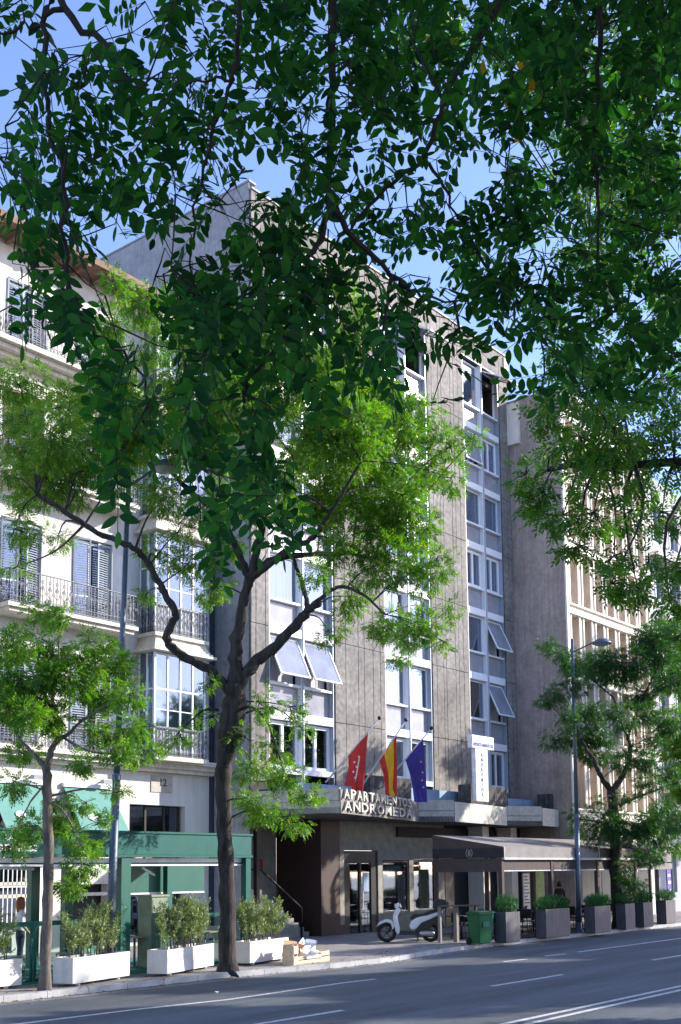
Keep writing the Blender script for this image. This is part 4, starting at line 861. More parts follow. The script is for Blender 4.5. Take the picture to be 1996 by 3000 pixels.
# ------------------------------------------------------------------ planters
def foliage_obj(name, P, Dd, S, tpl, m, parent, seed):
    r = np.random.default_rng(seed); V, Fq, T = leaf_arrays(P, Dd, S, tpl, r); return link(name, array_mesh(name, V, Fq, T, m), parent, off=(0,0,0))
def white_planter(pa, pb, Yf, lab, bl, seed, ang=0, hgt=1.0):
    A_ = GZ(*pa); B_ = GZ(*pb); L = (B_.xy-A_.xy).length; an = math.atan2(B_.y-A_.y, B_.x-A_.x); W = .5; H = .52
    t = thing('white_planter', lab, 'planter', (A_.x, A_.y, 0), 'long white planters along the kerb'); t.rotation_euler = (0,0,an)
    def lb(mb, name, m, **k): me = mb.mesh(name, M[m]); return link(name, me, t, off=(0,0,0))
    m = MB(); z0 = .06; m.box(0,L,0,.04,z0,z0+H); m.box(0,L,W-.04,W,z0,z0+H); m.box(0,.04,.041,W-.041,z0,z0+H); m.box(L-.04,L,.041,W-.041,z0,z0+H); m.box(.04,L-.04,.04,W-.04,z0,z0+.05)
    bo = lb(m, 'planter_box', 'planter'); lb(MB().box(.04,L-.04,.04,W-.04,z0+.05,z0+H-.06), 'soil', 'soil')
    for x_ in (.3, L-.3): lb(MB().lathe([(.001,0),(.05,0),(.05,.06),(.001,.06)],(x_,.1,0),10), 'foot', 'litter')
    b = thing('oleander_bush', bl, 'bush', (A_.x, A_.y, z0+H-.06), 'oleander bushes in the white planters'); b.rotation_euler = (0,0,an)
    r = np.random.default_rng(seed); st = MB(); P = []; Dd = []
    ns = int(15*L)
    for i in range(ns):
        x0 = r.uniform(.12,L-.12); y0 = r.uniform(.12,W-.12); h = hgt*r.uniform(.6,1.12)*(.75+.25*math.sin(PI*x0/L)); lean = r.normal(size=2)*.16; lean[0] += (x0-L/2)*.16
        pts = [Vector((x0+lean[0]*s*s, y0+lean[1]*s*s, h*s)) for s in (0,.35,.7,1)]; st.tube(pts, [.011,.009,.006,.003], 4)
        for j in range(int(34*h)):
            s = r.uniform(.12,1)**.75; P.append([x0+lean[0]*s*s+r.normal()*.03*(1.6-s), y0+lean[1]*s*s+r.normal()*.03*(1.6-s), h*s]); Dd.append([r.normal()*.7, r.normal()*.7, .9])
    me = st.mesh('stems', M['bark2']); link('stems', me, b, off=(0,0,0))
    P = np.array(P); foliage_obj('foliage', P, np.array(Dd), r.uniform(.12,.20,len(P)), SPR, OLE, b, seed)
white_planter((-120,2912),(63,2894),0,'long white planter cut by the left edge of the picture','thin grey-green oleander bush cut by the left edge',11)
white_planter((213,2892),(380,2866),0,'long white planter right of the thin tree trunk','oleander bush growing round the left lamp post in its planter',12)
white_planter((490,2862),(627,2835),0,'white planter just left of the thick tree trunk','oleander bush just left of the thick tree trunk',13, hgt=1.05)
white_planter((733,2830),(846,2812),0,'white planter between the thick trunk and the cardboard boxes','oleander bush between the thick trunk and the cardboard boxes',14)
def dark_planter(px, pxe, py, lab, bl, seed, w2, fol=.45, H=.95):
    A_ = GZ(px, py); X0 = A_.x; Y0 = A_.y; X1 = FY(pxe, py, Y0).x; L = max(.45, X1-X0)
    t = thing('dark_planter', lab, 'planter', (X0,Y0,0), 'dark slatted planters along the brown terrace')
    m = MB(); n = max(3, int(L/.14)); 
    for i in range(n): m.box(X0+L*i/n+.004,X0+L*(i+1)/n-.004,Y0,Y0+.03,.03,H)
    m.box(X0+.005,X0+.03,Y0+.031,Y0+.42,.03,H); m.box(X0+L-.03,X0+L-.005,Y0+.031,Y0+.42,.03,H); m.box(X0+.005,X0+L-.005,Y0+.39,Y0+.42,.03,H-.002); m.box(X0+.03,X0+L-.03,Y0+.03,Y0+.38,.0,.05); m.build('planter_box', M['darkplanter'], t)
    MB().box(X0+.031,X0+L-.031,Y0+.031,Y0+.389,H-.12,H-.05).build('soil', M['soil'], t)
    b = thing('shrub', bl, 'shrub', (X0+L/2,Y0+.2,H-.05), 'clipped shrubs in the dark planters'); r = np.random.default_rng(seed); nf = int(380*L*2)
    P = r.normal(size=(nf,3)); P /= np.linalg.norm(P,axis=1,keepdims=True); P *= r.random((nf,1))**.4; P = P*np.array([L*.5*w2,.27,fol*.55])+np.array([0,0,fol*.42]); P = P[P[:,2] > -.02]
    foliage_obj('foliage', P, P*[1.2,1.2,.6]+np.array([0,0,.55]), r.uniform(.07,.13,len(P)), SPR, CYP, b, seed); s_ = MB()
    for i in range(5): s_.tube([(L*.12*(i-2),0,-.06),(L*.18*(i-2),.02,fol*.5)],.012,4)
    link('stems', s_.mesh('stems', M['bark']), b, off=(0,0,0))
dark_planter(1484,1526,2764,'first dark planter, right beside the green bins','clipped shrub in the dark planter beside the green bins',21,1.2,.55)
dark_planter(1602,1672,2750,'second dark planter, with the widest shrub','widest clipped shrub, in the second dark planter from the bins',22,1.35)
dark_planter(1745,1792,2736,'third dark planter, before the trunk of the right tree','clipped shrub in the third dark planter, before the trunk',23,1.5)
dark_planter(1835,1863,2724,'fourth dark planter, just right of the tree trunk','loose shrub in the fourth dark planter just right of the trunk',24,1.5)
dark_planter(1888,1916,2718,'fifth dark planter counting from the bins','loose shrub in the fifth dark planter counting from the bins',25,1.5)
dark_planter(1954,1982,2708,'dark planter at the far right end of the terrace','shrub in the farthest dark planter below the purple poster',26,1.5)

# ------------------------------------------------------------------ bins, boxes, scooter
def bin_(loc, rz, lab, m):
    t = local('wheelie_bin', lab, 'rubbish bin', 'green wheelie bins by the terrace'); b = MB()
    b.add([(-.20,-.24,.06),(.20,-.24,.06),(.20,.20,.06),(-.20,.20,.06),(-.27,-.33,.93),(.27,-.33,.93),(.27,.30,.93),(-.27,.30,.93)],[(0,3,2,1),(4,5,6,7),(0,1,5,4),(1,2,6,5),(2,3,7,6),(3,0,4,7)]); b.build('bin_body', M[m], t, bevel=.02)
    MB().box(-.29,.29,-.36,.33,.935,.975).box(-.24,.24,-.31,.25,.976,1.0).build('lid', M[m], t, bevel=.012)
    MB().box(-.12,.12,-.345,-.32,.55,.72).build('front_badge', M['bin2'], t)
    for s in (-1,1): MB().lathe([(.001,-.03),(.10,-.03),(.10,.03),(.001,.03)],(.24*s,.24,.10),14,axis='x').build('wheel', M['tyre'], t)
    MB().tube([(-.2,.36,.93),(-.2,.40,.95),(.2,.40,.95),(.2,.36,.93)],.014,5).build('handle', M[m], t); t.location = loc; t.rotation_euler = (0,0,rz)
p = GZ(1436,2770); bin_((p.x,p.y+.35,0), -.35, 'bright green wheelie bin standing in front, nearer the kerb', 'bin'); bin_((p.x+.68,p.y+.72,0), -.3, 'teal-green wheelie bin half hidden behind the bright green one', 'bin2')
hp = GZ(900,2822)
def crate(name, lab, cx, cy, z, sx, sy, h, rz, m, rx=0, ry=0, slat=False, prt=None):
    t = thing(name, lab, 'box' if name != 'wooden_crate' else 'crate', (cx,cy,z), 'discarded boxes at the kerb'); t.rotation_euler = (rx,ry,rz)
    if slat:
        for s in (-1,1):
            for k in range(2): link('side_board', MB().box(-sx/2,sx/2,s*sy/2-.008,s*sy/2+.008,.02+k*h*.5,.02+k*h*.5+h*.38).mesh('side_board', m), t, off=(0,0,0))
            link('end_board', MB().box(s*sx/2-.012,s*sx/2+.012,-sy/2+.01,sy/2-.01,0.0,h).mesh('end_board', m), t, off=(0,0,0))
        link('base', MB().box(-sx/2+.013,sx/2-.013,-sy/2+.009,sy/2-.009,.0,.012).mesh('base', m), t, off=(0,0,0))
    else:
        b = MB(); b.box(-sx/2,sx/2,-sy/2,-sy/2+.01,0,h); b.box(-sx/2,sx/2,sy/2-.01,sy/2,0,h); b.box(-sx/2,-sx/2+.01,-sy/2+.01,sy/2-.01,0,h); b.box(sx/2-.01,sx/2,-sy/2+.01,sy/2-.01,0,h); b.box(-sx/2+.01,sx/2-.01,-sy/2+.01,sy/2-.01,0,.01); link('box_body', b.mesh('box_body', m), t, off=(0,0,0))
        f = MB()
        f.add([(-sx/2,-sy/2,h),(sx/2,-sy/2,h),(sx/2-.02,-sy/2-.09,h+.08),(-sx/2+.02,-sy/2-.09,h+.08)],[(0,1,2,3)]); f.add([(-sx/2,sy/2,h),(sx/2,sy/2,h),(sx/2,sy/2+.05,h+.1),(-sx/2,sy/2+.05,h+.1)],[(0,1,2,3)]); f.add([(sx/2,-sy/2,h),(sx/2,sy/2,h),(sx/2+.1,sy/2,h+.03),(sx/2+.1,-sy/2,h+.03)],[(0,1,2,3)])
        link('flap', f.mesh('flap', m), t, off=(0,0,0))
    if prt: link('print', MB().box(-.06,.08,-sy/2-.004,-sy/2-.001,h*.3,h*.75).mesh('print', prt), t, off=(0,0,0))
    return t
bx, by = hp.x, hp.y
crate('wooden_crate','low pale wooden fruit crate holding the discarded boxes',bx-.05,by+.12,0,1.0,.45,.20,.05,M['cardpale'],slat=True)
crate('wooden_crate','pale wooden crate with round holes at the right of the box heap',bx+.62,by+.1,0,.42,.3,.28,.15,M['cardpale'],slat=True)
crate('cardboard_box','brown cardboard box with black print leaning on the planter',bx-.30,by+.25,.14,.40,.30,.30,-.3,M['card'],.1,.15,prt=M['black'])
crate('cardboard_box','open brown cardboard box tipped behind the white sheet',bx+.0,by+.35,.12,.36,.3,.28,.6,M['card'],-.2,.2)
crate('cardboard_box','white printed carton on top at the right of the heap',bx+.36,by+.28,.24,.34,.28,.20,.35,M['signwhite'],.15,-.35,prt=M['paleblue'])
crate('cardboard_box','flat white carton lying across the low crate',bx+.02,by-.02,.16,.46,.24,.12,.1,M['signwhite'],.35,0)
crate('wooden_crate','pale crate standing on end between the planter and the boxes',bx-.62,by+.0,0,.22,.3,.5,.2,M['cardpale'],slat=True)
# scooter
SC = local('scooter', 'white motor scooter with black top case parked on the pavement', 'scooter')
def wheel(x, r_w):
    w_ = MB(); pr_ = [(r_w-.09,-.045),(r_w-.03,-.055),(r_w,-.02),(r_w,.02),(r_w-.03,.055),(r_w-.09,.045),(r_w-.09,-.045)]; w_.lathe(pr_, (x,0,r_w), 28, axis='y'); wh = w_.build('wheel', M['tyre'], SC)
    rm = MB(); rm.lathe([(r_w-.085,-.03),(r_w-.11,-.025),(r_w-.11,.025),(r_w-.085,.03)],(x,0,r_w),28,axis='y')
    for k in range(5): a = 2*PI*k/5+.3; rm.bar((x,0,r_w),(x+(r_w-.1)*math.cos(a),0,r_w+(r_w-.1)*math.sin(a)),.035,.03)
    rm.lathe([(.001,-.05),(.05,-.05),(.05,.05),(.001,.05)],(x,0,r_w),12,axis='y'); rm.build('rim', M['zincdk'], wh)
wheel(.68,.29); wheel(-.64,.28)
def prof(name, m, pts, w_, bev=.03, **k):
    return MB().xzprism(pts, -w_/2, w_/2).build(name, M[m], SC, bevel=bev)
prof('front_mudguard','scoot',[(.42,.52),(.52,.66),(.70,.69),(.90,.60),(1.0,.46),(.90,.53),(.70,.61),(.55,.56),(.5,.36)],.16,.015)
prof('leg_shield','scoot',[(.30,.22),(.40,.28),(.50,.75),(.42,.98),(.34,1.05),(.24,.98),(.36,.75),(.28,.42)],.40,.03)
prof('front_grille','black',[(.46,.55),(.512,.75),(.44,.95),(.42,.93),(.47,.75),(.43,.56)],.14,.006)
prof('footboard','black',[(.34,.22),(.30,.34),(-.12,.34),(-.18,.22)],.36,.02)
prof('rear_body','scoot',[(-.10,.36),(.0,.44),(-.05,.62),(-.22,.72),(-.55,.79),(-1.02,.93),(-1.04,.88),(-.62,.68),(-.36,.58),(-.22,.42)],.34,.03)
prof('seat','black',[(-.04,.63),(-.04,.76),(-.14,.84),(-.42,.84),(-.60,.93),(-.90,1.0),(-.98,.96),(-.55,.80),(-.22,.73)],.28,.025)
prof('frame_cover','black',[(-.10,.24),(-.22,.40),(-.36,.56),(-.62,.66),(-.95,.84),(-.9,.6),(-.7,.5),(-.5,.3),(-.3,.22)],.26,.02)
prof('engine','zincdk',[(-.15,.20),(-.15,.36),(-.42,.42),(-.75,.36),(-.75,.22),(-.4,.16)],.24,.03)
prof('rear_mudguard','black',[(-.55,.60),(-.85,.70),(-1.02,.62),(-1.08,.40),(-1.02,.42),(-.92,.60),(-.75,.62)],.14,.01)
MB().xzprism([(-1.06,.44),(-1.03,.62),(-1.02,.62),(-1.05,.44)],-.1,.1).build('number_plate', M['paleblue'], SC)
MB().lathe([(.001,-.26),(.065,-.22),(.075,.0),(.06,.16),(.03,.2),(.001,.2)],(-.50,.17,.27),12,axis='x').build('exhaust', M['chrome'], SC)
MB().tube([(.62,0,.30),(.44,0,.70),(.30,0,1.04)],.03,8).build('steering_column', M['black'], SC)
MB().tube([(.24,-.33,1.02),(.28,-.22,1.04),(.32,0,1.04),(.28,.22,1.04),(.24,.33,1.02)],.018,6).build('handlebar', M['black'], SC)
MB().xzprism([(.22,1.0),(.38,1.0),(.44,1.06),(.38,1.16),(.28,1.18),(.22,1.08)],-.13,.13).build('handlebar_cowl', M['scoot'], SC, bevel=.03)
MB().lathe([(.001,.0),(.06,0),(.075,-.05),(.001,-.05)],(.44,0,1.08),14,axis='x').build('headlight', M['lampglass'], SC)
for s in (-1,1): MB().tube([(.28,.2*s,1.05),(.27,.27*s,1.2)],.008,4).lathe([(.001,0),(.05,0),(.05,.015),(.001,.015)],(.26,.29*s,1.24),10,axis='x').build('mirror', M['black'], SC)
MB().xzprism([(-.72,.98),(-.70,1.10),(-.78,1.24),(-.96,1.29),(-1.16,1.22),(-1.22,1.08),(-1.16,.98)],-.20,.20).build('top_case', M['black'], SC, bevel=.05)
MB().box(-1.0,-.75,-.06,.06,.92,.985).build('luggage_rack', M['black'], SC)
MB().tube([(-.25,.05,.25),(-.22,.2,.02)],.012,5).tube([(-.25,-.05,.25),(-.28,-.2,.02)],.012,5).build('stand', M['black'], SC)
p = GZ(1200,2760); SC.location = (p.x,p.y,0); SC.rotation_euler = (0,0,math.radians(126)); SC.scale = (1.06,1.06,1.06)
# pigeon
p = GZ(673,2868,-.12); pg_ = local('pigeon', 'dark pigeon standing on the road at the kerb by the thick trunk', 'bird')
MB().lathe([(.001,-.16),(.02,-.13),(.05,-.06),(.065,.0),(.05,.06),(.03,.10),(.02,.12)],(0,0,.13),10,axis='x').build('body', M['darkcloth'], pg_); MB().lathe([(.001,-.03),(.028,-.01),(.03,.01),(.001,.035)],(.11,0,.24),10).tube([(.08,0,.14),(.11,0,.22)],[.045,.028],8).tube([(.13,0,.24),(.16,0,.235)],[.008,.002],4).build('head', M['darkcloth'], pg_)
MB().tube([(.01,.02,.08),(.01,.02,0)],.006,4).tube([(.01,-.02,.08),(.01,-.02,0)],.006,4).build('legs', M['card'], pg_); pg_.location = (p.x,p.y,-.12); pg_.rotation_euler = (0,-.5,2.2); pg_.scale = (1.1,1.1,1.1)
# scraps of litter
for i, (px, py, z, lab) in enumerate(((640,2908,-.118,'small pale paper scrap on the road left of the pigeon'),(1590,2768,-.118,'crumpled white scrap in the gutter by the second dark planter'),(95,2942,-.118,'pale scrap on the road at the far left'))):
    p = GZ(px,py,z); t = MB(); r = np.random.default_rng(i); vs = [(p.x+r.normal()*.05, p.y+r.normal()*.05, z+abs(r.normal())*.03) for _ in range(7)]; t.add(vs, [(0,1,2),(1,2,3),(2,3,4),(3,4,5),(4,5,6),(0,2,5)]); t.build('paper_scrap', M['litter'], None, label=lab, category='litter')

# ------------------------------------------------------------------ people
def person(lab, loc, rz, joints, mats, hair=None):
    t = local('person', lab, 'person'); names = list(joints); me = bpy.data.meshes.new('body')
    edges = [('pelvis','waist'),('waist','chest'),('chest','neck'),('neck','head'),('head','crown'),('chest','shl'),('shl','ell'),('ell','wrl'),('wrl','hal'),('chest','shr'),('shr','elr'),('elr','wrr'),('wrr','har'),('pelvis','hil'),('hil','knl'),('knl','anl'),('anl','tol'),('pelvis','hir'),('hir','knr'),('knr','anr'),('anr','tor')]
    me.from_pydata([joints[n][:3] for n in names], [(names.index(a), names.index(b)) for a, b in edges], []); o = bpy.data.objects.new('body', me); C.objects.link(o)
    sk = o.modifiers.new('skin', 'SKIN'); sv = me.skin_vertices[0].data
    for i, n in enumerate(names): sv[i].radius = (joints[n][3], joints[n][4] if len(joints[n]) > 4 else joints[n][3]); sv[i].use_root = (n == 'pelvis')
    o.modifiers.new('sub', 'SUBSURF').levels = 2; dg = bpy.context.evaluated_depsgraph_get(); m2 = bpy.data.meshes.new_from_object(o.evaluated_get(dg)); bpy.data.objects.remove(o)
    m2.materials.clear()
    for m in mats: m2.materials.append(M[m])
    hz = joints['neck'][2]; wz = joints['waist'][2]
    for p_ in m2.polygons:
        z = p_.center.z; r = math.hypot(p_.center.x, p_.center.y)
        p_.material_index = 0 if z > hz-.0 or (abs(p_.center.x) > .2 and z < joints['ell'][2]-.03 and z > joints['wrl'][2]-.3 and z > .75*wz) else (1 if z > wz-.08 else 2); p_.use_smooth = True
    link('body', m2, t, off=(0,0,0)); hd_ = joints['head']
    h = MB(); h.lathe([(.001,.15),(.06,.135),(.098,.07),(.108,.0),(.105,-.08),(.085,-.2 if hair == 'hair' else -.06)], (hd_[0],hd_[1]+.02,hd_[2]), 14); link('hair', h.mesh('hair', M[hair]), t, off=(0,0,0))
    fc = MB(); fc.lathe([(.001,-.012),(.010,0),(.001,.012)],(hd_[0]-.032,hd_[1]-.095,hd_[2]+.01),6).lathe([(.001,-.012),(.010,0),(.001,.012)],(hd_[0]+.032,hd_[1]-.095,hd_[2]+.01),6).box(hd_[0]-.022,hd_[0]+.022,hd_[1]-.10,hd_[1]-.09,hd_[2]-.055,hd_[2]-.045); link('face', fc.mesh('face', M['darkhair']), t, off=(0,0,0))
    t.location = loc; t.rotation_euler = (0,0,rz); return t
J = dict(pelvis=(0,0,.92,.14,.11), waist=(0,0,1.08,.12,.09), chest=(0,0,1.32,.15,.10), neck=(0,0,1.47,.055), head=(0,-.01,1.60,.09,.10), crown=(0,0,1.69,.07),
 shl=(.17,0,1.39,.06), ell=(.24,.03,1.13,.045), wrl=(.24,-.08,.92,.032), hal=(.23,-.14,.84,.028), shr=(-.17,0,1.39,.06), elr=(-.24,.03,1.13,.045), wrr=(-.22,-.12,.96,.032), har=(-.2,-.18,.90,.028),
 hil=(.09,0,.86,.10), knl=(.10,-.04,.48,.065), anl=(.10,.02,.09,.045), tol=(.11,-.14,.04,.035), hir=(-.09,0,.86,.10), knr=(-.10,.03,.48,.065), anr=(-.10,.1,.09,.045), tor=(-.11,-.05,.04,.035))
p = FY(62,2650,22.2); person('red-haired woman in white blouse and navy trousers behind the green glass screen', (p.x,22.2,.02), 1.2, J, ('skin','blouse','navy'), 'hair')
p = FY(1640,2620,22.6); person('waiter in dark clothes standing deep under the brown awning', (p.x,22.6,.012), -.6, J, ('skin','darkcloth','darkcloth'), 'darkhair')

# ------------------------------------------------------------------ street lamps
def street_lamp(base, top, hx, lab):
    t = thing('street_lamp', lab, 'street lamp', tuple(base), 'tall grey street lamps on the far pavement'); b = Vector(base); tp = Vector(top); m1 = b.lerp(tp,.38)
    MB().tube([b, m1], [.095,.09], 12).build('lower_pole', M['lamp'], t); MB().tube([m1+Vector((0,0,.002)), tp], [.075,.055], 12).lathe([(.10,0),(.10,.12),(.07,.16)], tuple(m1), 12).build('pole', M['lamp'], t)
    MB().lathe([(.18,0),(.18,.04),(.11,.08),(.10,.35)], tuple(b), 12).build('base', M['lamp'], t)
    h = tp + Vector((.1,-1.15,-.05-hx)); MB().tube([tp-Vector((0,0,.25+hx)), tp+Vector((.04,-.4,-.12-hx)), h+Vector((0,.3,.10))], .028, 8).build('arm', M['lamp'], t)
    MB().lathe([(.001,.20),(.10,.19),(.24,.12),(.33,.03),(.36,-.02),(.34,-.03),(.001,-.0)], tuple(h), 20).build('lamp_head', M['lamp'], t); MB().lathe([(.30,-.03),(.22,-.08),(.001,-.10)], tuple(h), 20).build('lens', M['lampglass'], t)
b1 = GZ(322,2868); tp1 = FY(378,1395,b1.y+.0); street_lamp((b1.x,b1.y+.05,0), tp1, .0, 'tall grey street lamp rising from the left planter before the cream building')
b2 = GZ(1697,2748); tp2 = FY(1677,1872,19.45); street_lamp((FY(1693,2600,19.45).x,19.45,0), tp2, .25, 'tall grey street lamp rising behind the brown awning, right of the grey block')
# cables from left lamp
cb_ = MB()
for i in range(4):
    a = Vector(tp1)+Vector((0,0,-.4-.18*i)); b_ = Vector((24.2,YL-.8,12.9+.25*i+1.3)); m_ = a.lerp(b_,.5)-Vector((0,0,.15)); cb_.tube([a,m_,b_],.009,4)
cb_.build('overhead_cables', M['black'], None, label='thin black cables from the left street lamp to the glazed bay', category='cables')

# ------------------------------------------------------------------ trees
def pxl(pts, t, d=None): return [DT(p[0], p[1], t + (p[2] if len(p) > 2 else 0)) for p in pts]
def bl(lst, t, r, spread=1.0): return [(np.array(DT(x, y, t + r.normal()*spread)), rr*t/FP) for x, y, rr in lst]
tris = 0
r = np.random.default_rng(101)
bB = GZ(668,2845); tB = (bB-Vector((0,0,EYE))).dot(Vector(f0))
trunkB = [bB-Vector((0,0,.1))] + pxl([(667,2700),(662,2500),(657,2350),(658,2235),(674,2150),(688,2070),(690,2000)], tB)
limbsB = [((.225,.19,.18,.18,.19,.29,.30,.19),0,trunkB),
 (.20,.10,pxl([(690,2040),(690,1950),(698,1850),(715,1760),(733,1690)],tB)), (.11,.05,pxl([(733,1700),(750,1620),(768,1550),(775,1436),(790,1300,.5),(810,1150,.8)],tB)),
 (.10,.03,pxl([(733,1700),(787,1646),(852,1629),(950,1624,.5),(1050,1625,1),(1115,1660,1.4),(1150,1700,1.6)],tB)), (.09,.03,pxl([(740,1690),(852,1608,-.5),(909,1581,-1),(951,1528,-1.3),(1000,1450,-1.6),(1060,1350,-2)],tB)),
 (.17,.09,pxl([(690,2040),(715,1985),(760,1930),(815,1887),(872,1825),(907,1787),(935,1762)],tB)), (.07,.02,pxl([(905,1785),(884,1699,.3),(865,1653,.3),(855,1560,.6),(850,1480,.9)],tB)), (.06,.02,pxl([(925,1765),(990,1720,-.5),(1060,1740,-1),(1130,1800,-1.2)],tB)),
 (.13,.05,pxl([(680,2040),(655,2005),(612,1959),(536,1923,-.2),(490,1878,-.3),(500,1835,-.3),(515,1800,-.4),(485,1740,-.5),(449,1679,-.6),(413,1622,-.8),(378,1597,-1),(286,1561,-1.2),(190,1500,-1.5),(110,1450,-1.7)],tB)),
 (.10,.04,pxl([(733,1700),(700,1620,.3),(637,1505,.6),(565,1447,.8),(500,1382,1),(430,1320,1.2),(380,1200,1.4)],tB)), (.06,.02,pxl([(775,1440),(720,1300,-.4),(640,1150,-.7),(560,1000,-1)],tB)), (.06,.02,pxl([(790,1300,.5),(900,1150,.8),(1010,1050,1)],tB)),
 (.05,.015,pxl([(690,2090),(730,2070,-.3),(780,2110,-.6),(820,2220,-.8),(850,2330,-1)],tB)), (.03,.01,pxl([(640,2080),(600,2080,-.2),(560,2110,-.3),(500,2170,-.4)],tB))]
blobsB = [(60,1130,80),(150,1270,90),(250,1060,70),(350,1080,80),(420,1210,90),(560,1230,90),(660,1260,90),(720,1080,90),(800,1040,90),(40,1230,70),(130,1390,80),(380,1350,80),(480,1460,60),(600,1480,70),(760,1440,80),(1320,1400,50),(1150,1280,90),(1220,1330,70),(250,1380,70),(20,1400,60),(520,1560,50),(1040,1420,80),(960,1500,80),(1190,1570,70),(330,850,60),(430,870,80),(510,850,50),(330,960,80),(450,990,80),(560,1000,90),(700,950,90),(850,900,90),(980,870,80),(1050,980,80),(900,1080,110),(1040,1130,110),(1130,1190,90),(1220,1240,80),(1320,1310,70),(1385,1290,40),(1000,1280,110),(1130,1350,110),(1240,1400,80),(880,1290,100),(800,1200,90),(700,1150,80),(600,1180,80),(500,1130,80),(400,1130,80),(300,1180,90),(200,1200,90),(100,1210,80),(50,1330,80),(180,1330,100),(300,1300,90),(420,1280,80),(520,1300,80),(620,1330,80),(90,1450,80),(220,1440,70),(320,1400,60),(450,1420,60),(1000,1450,100),(1130,1490,100),(1240,1560,70),(1280,1640,50),(1320,1790,40),(1230,1700,80),(1130,1650,90),(990,1590,80),(1030,1750,70),(1150,1830,80),(1250,1850,70),(1190,1930,50),(1180,1450,70),(910,1490,80),(830,1440,80),(950,1700,50),(960,1850,50),(1300,1880,30),(470,1640,60),(560,1660,70),(620,1720,60),(650,1590,60),(430,1740,30),(700,1470,70),(40,1550,60),(170,1570,50),(50,1660,40),(1090,1560,80),(1070,1240,90),(960,1180,100),(870,1380,70),(740,1350,60),
 (760,2060,50),(850,2070,50),(880,2130,35),(720,2160,45),(750,2260,70),(840,2290,60),(900,2340,40),(760,2370,65),(850,2390,60),(930,2330,25),(700,2330,35),(800,2190,50),(590,2110,35),(530,2160,40),(470,2195,30),(620,2000,25)]
root, n = make_tree('street_tree', 'large pollarded street tree with a thick dark trunk in the middle', 'street trees on the far pavement', tuple(bB), limbsB, bl(blobsB, tB, r, 1.1), LEAF, M['bark'], .19, 1.12, .24, 1, yellow=.07); tris += n
bA = GZ(130,2900); tA = (bA-Vector((0,0,EYE))).dot(Vector(f0))
limbsA = [(.115,.085,[bA-Vector((0,0,.1))]+pxl([(138,2700),(143,2550),(141,2400),(139,2300),(136,2245)],tA)), (.06,.02,pxl([(137,2260),(110,2220),(80,2190,.2),(50,2150,.4),(30,2080,.5)],tA)), (.075,.03,pxl([(136,2260),(150,2200),(168,2160),(165,2120),(150,2070),(160,2020,.2),(175,1950,.3)],tA)),
 (.05,.02,pxl([(165,2170),(200,2150,-.2),(230,2120,-.4),(290,2080,-.6),(350,2040,-.8)],tA)), (.04,.015,pxl([(150,2070),(110,2000,.3),(80,1930,.5)],tA)), (.03,.01,pxl([(140,2350),(180,2370,-.3),(220,2440,-.4),(240,2540,-.4)],tA)), (.03,.01,pxl([(137,2290),(90,2350,-.3),(50,2430,-.4)],tA)), (.04,.01,pxl([(168,2150),(260,2200,-.4),(360,2210,-.5),(430,2230,-.6)],tA))]
blobsA = [(60,1880,60),(150,1900,70),(260,1880,60),(330,1950,70),(60,1990,80),(180,2000,80),(300,2040,80),(390,2030,50),(60,2110,70),(170,2110,55),(280,2150,65),(380,2140,55),(430,2210,40),(330,2200,50),(70,2210,50),(40,2290,40),(230,2230,40),(200,1810,50),(110,1800,50),(20,1900,50),(10,2050,60),(240,1960,60),(120,2050,60),(170,2350,30),(200,2400,50),(235,2460,50),(240,2530,45),(215,2590,40),(60,2450,45),(100,2420,40),(20,2480,45),(250,2350,25),(345,2320,28),(315,2400,22),(290,2480,25)]
root, n = make_tree('street_tree', 'slender young street tree with a thin trunk at the left edge', 'street trees on the far pavement', tuple(bA), limbsA, bl(blobsA, tA, r, .7), LEAF, M['bark2'], .19, 2.4, .11, 2, yellow=.03); tris += n
pC = FY(1810,2600,19.5); bC = Vector((pC.x,19.5,0)); tC = (bC-Vector((0,0,EYE))).dot(Vector(f0))
limbsC = [(.24,.19,[bC-Vector((0,0,.1))]+pxl([(1806,2600),(1804,2480),(1798,2400),(1793,2310)],tC)), (.13,.05,pxl([(1793,2320),(1765,2280),(1750,2250),(1738,2225),(1715,2190,.3),(1680,2140,.6)],tC)), (.14,.06,pxl([(1793,2320),(1820,2280),(1842,2240),(1845,2190),(1838,2150)],tC)), (.06,.02,pxl([(1838,2155),(1815,2110),(1800,2050),(1770,2020),(1720,1980,.5)],tC)),
 (.07,.02,pxl([(1838,2155),(1860,2100),(1875,2060),(1900,2010,-.5),(1930,1950,-.8)],tC)), (.07,.02,pxl([(1815,2360),(1870,2335),(1930,2312,-.5),(1990,2290,-1)],tC)), (.04,.01,pxl([(1765,2280),(1810,2240,.5),(1830,2200,1)],tC)), (.05,.02,pxl([(1800,2430),(1760,2410,-.5),(1700,2400,-1)],tC)), (.05,.02,pxl([(1800,2450),(1850,2440,-.5),(1920,2430,-1)],tC))]
blobsC = [(1640,1910,42),(1600,1890,32),(1700,1950,60),(1780,1965,70),(1850,1950,60),(1920,1900,70),(1970,1850,50),(1625,2055,42),(1590,2050,25),(1680,2020,50),(1650,2100,45),(1620,2165,42),(1700,2170,50),(1760,2150,60),(1820,2090,50),(1900,2040,60),(1970,2000,60),(1880,2100,50),(1735,2220,45),(1850,2230,55),(1900,2180,40),(1830,2330,35),(1760,2350,30),(1900,2300,45),(1960,2280,50),(1700,2385,35),(1780,2420,55),(1860,2420,70),(1940,2430,70),(1740,2450,40),(1700,2430,32),(1820,2470,50),(1900,2500,50),(1850,2550,45),(1865,2600,35),(1980,2400,50),(1720,2080,50),(1950,2120,50),(1790,2220,40),(1880,2620,30),(1930,2380,50)]
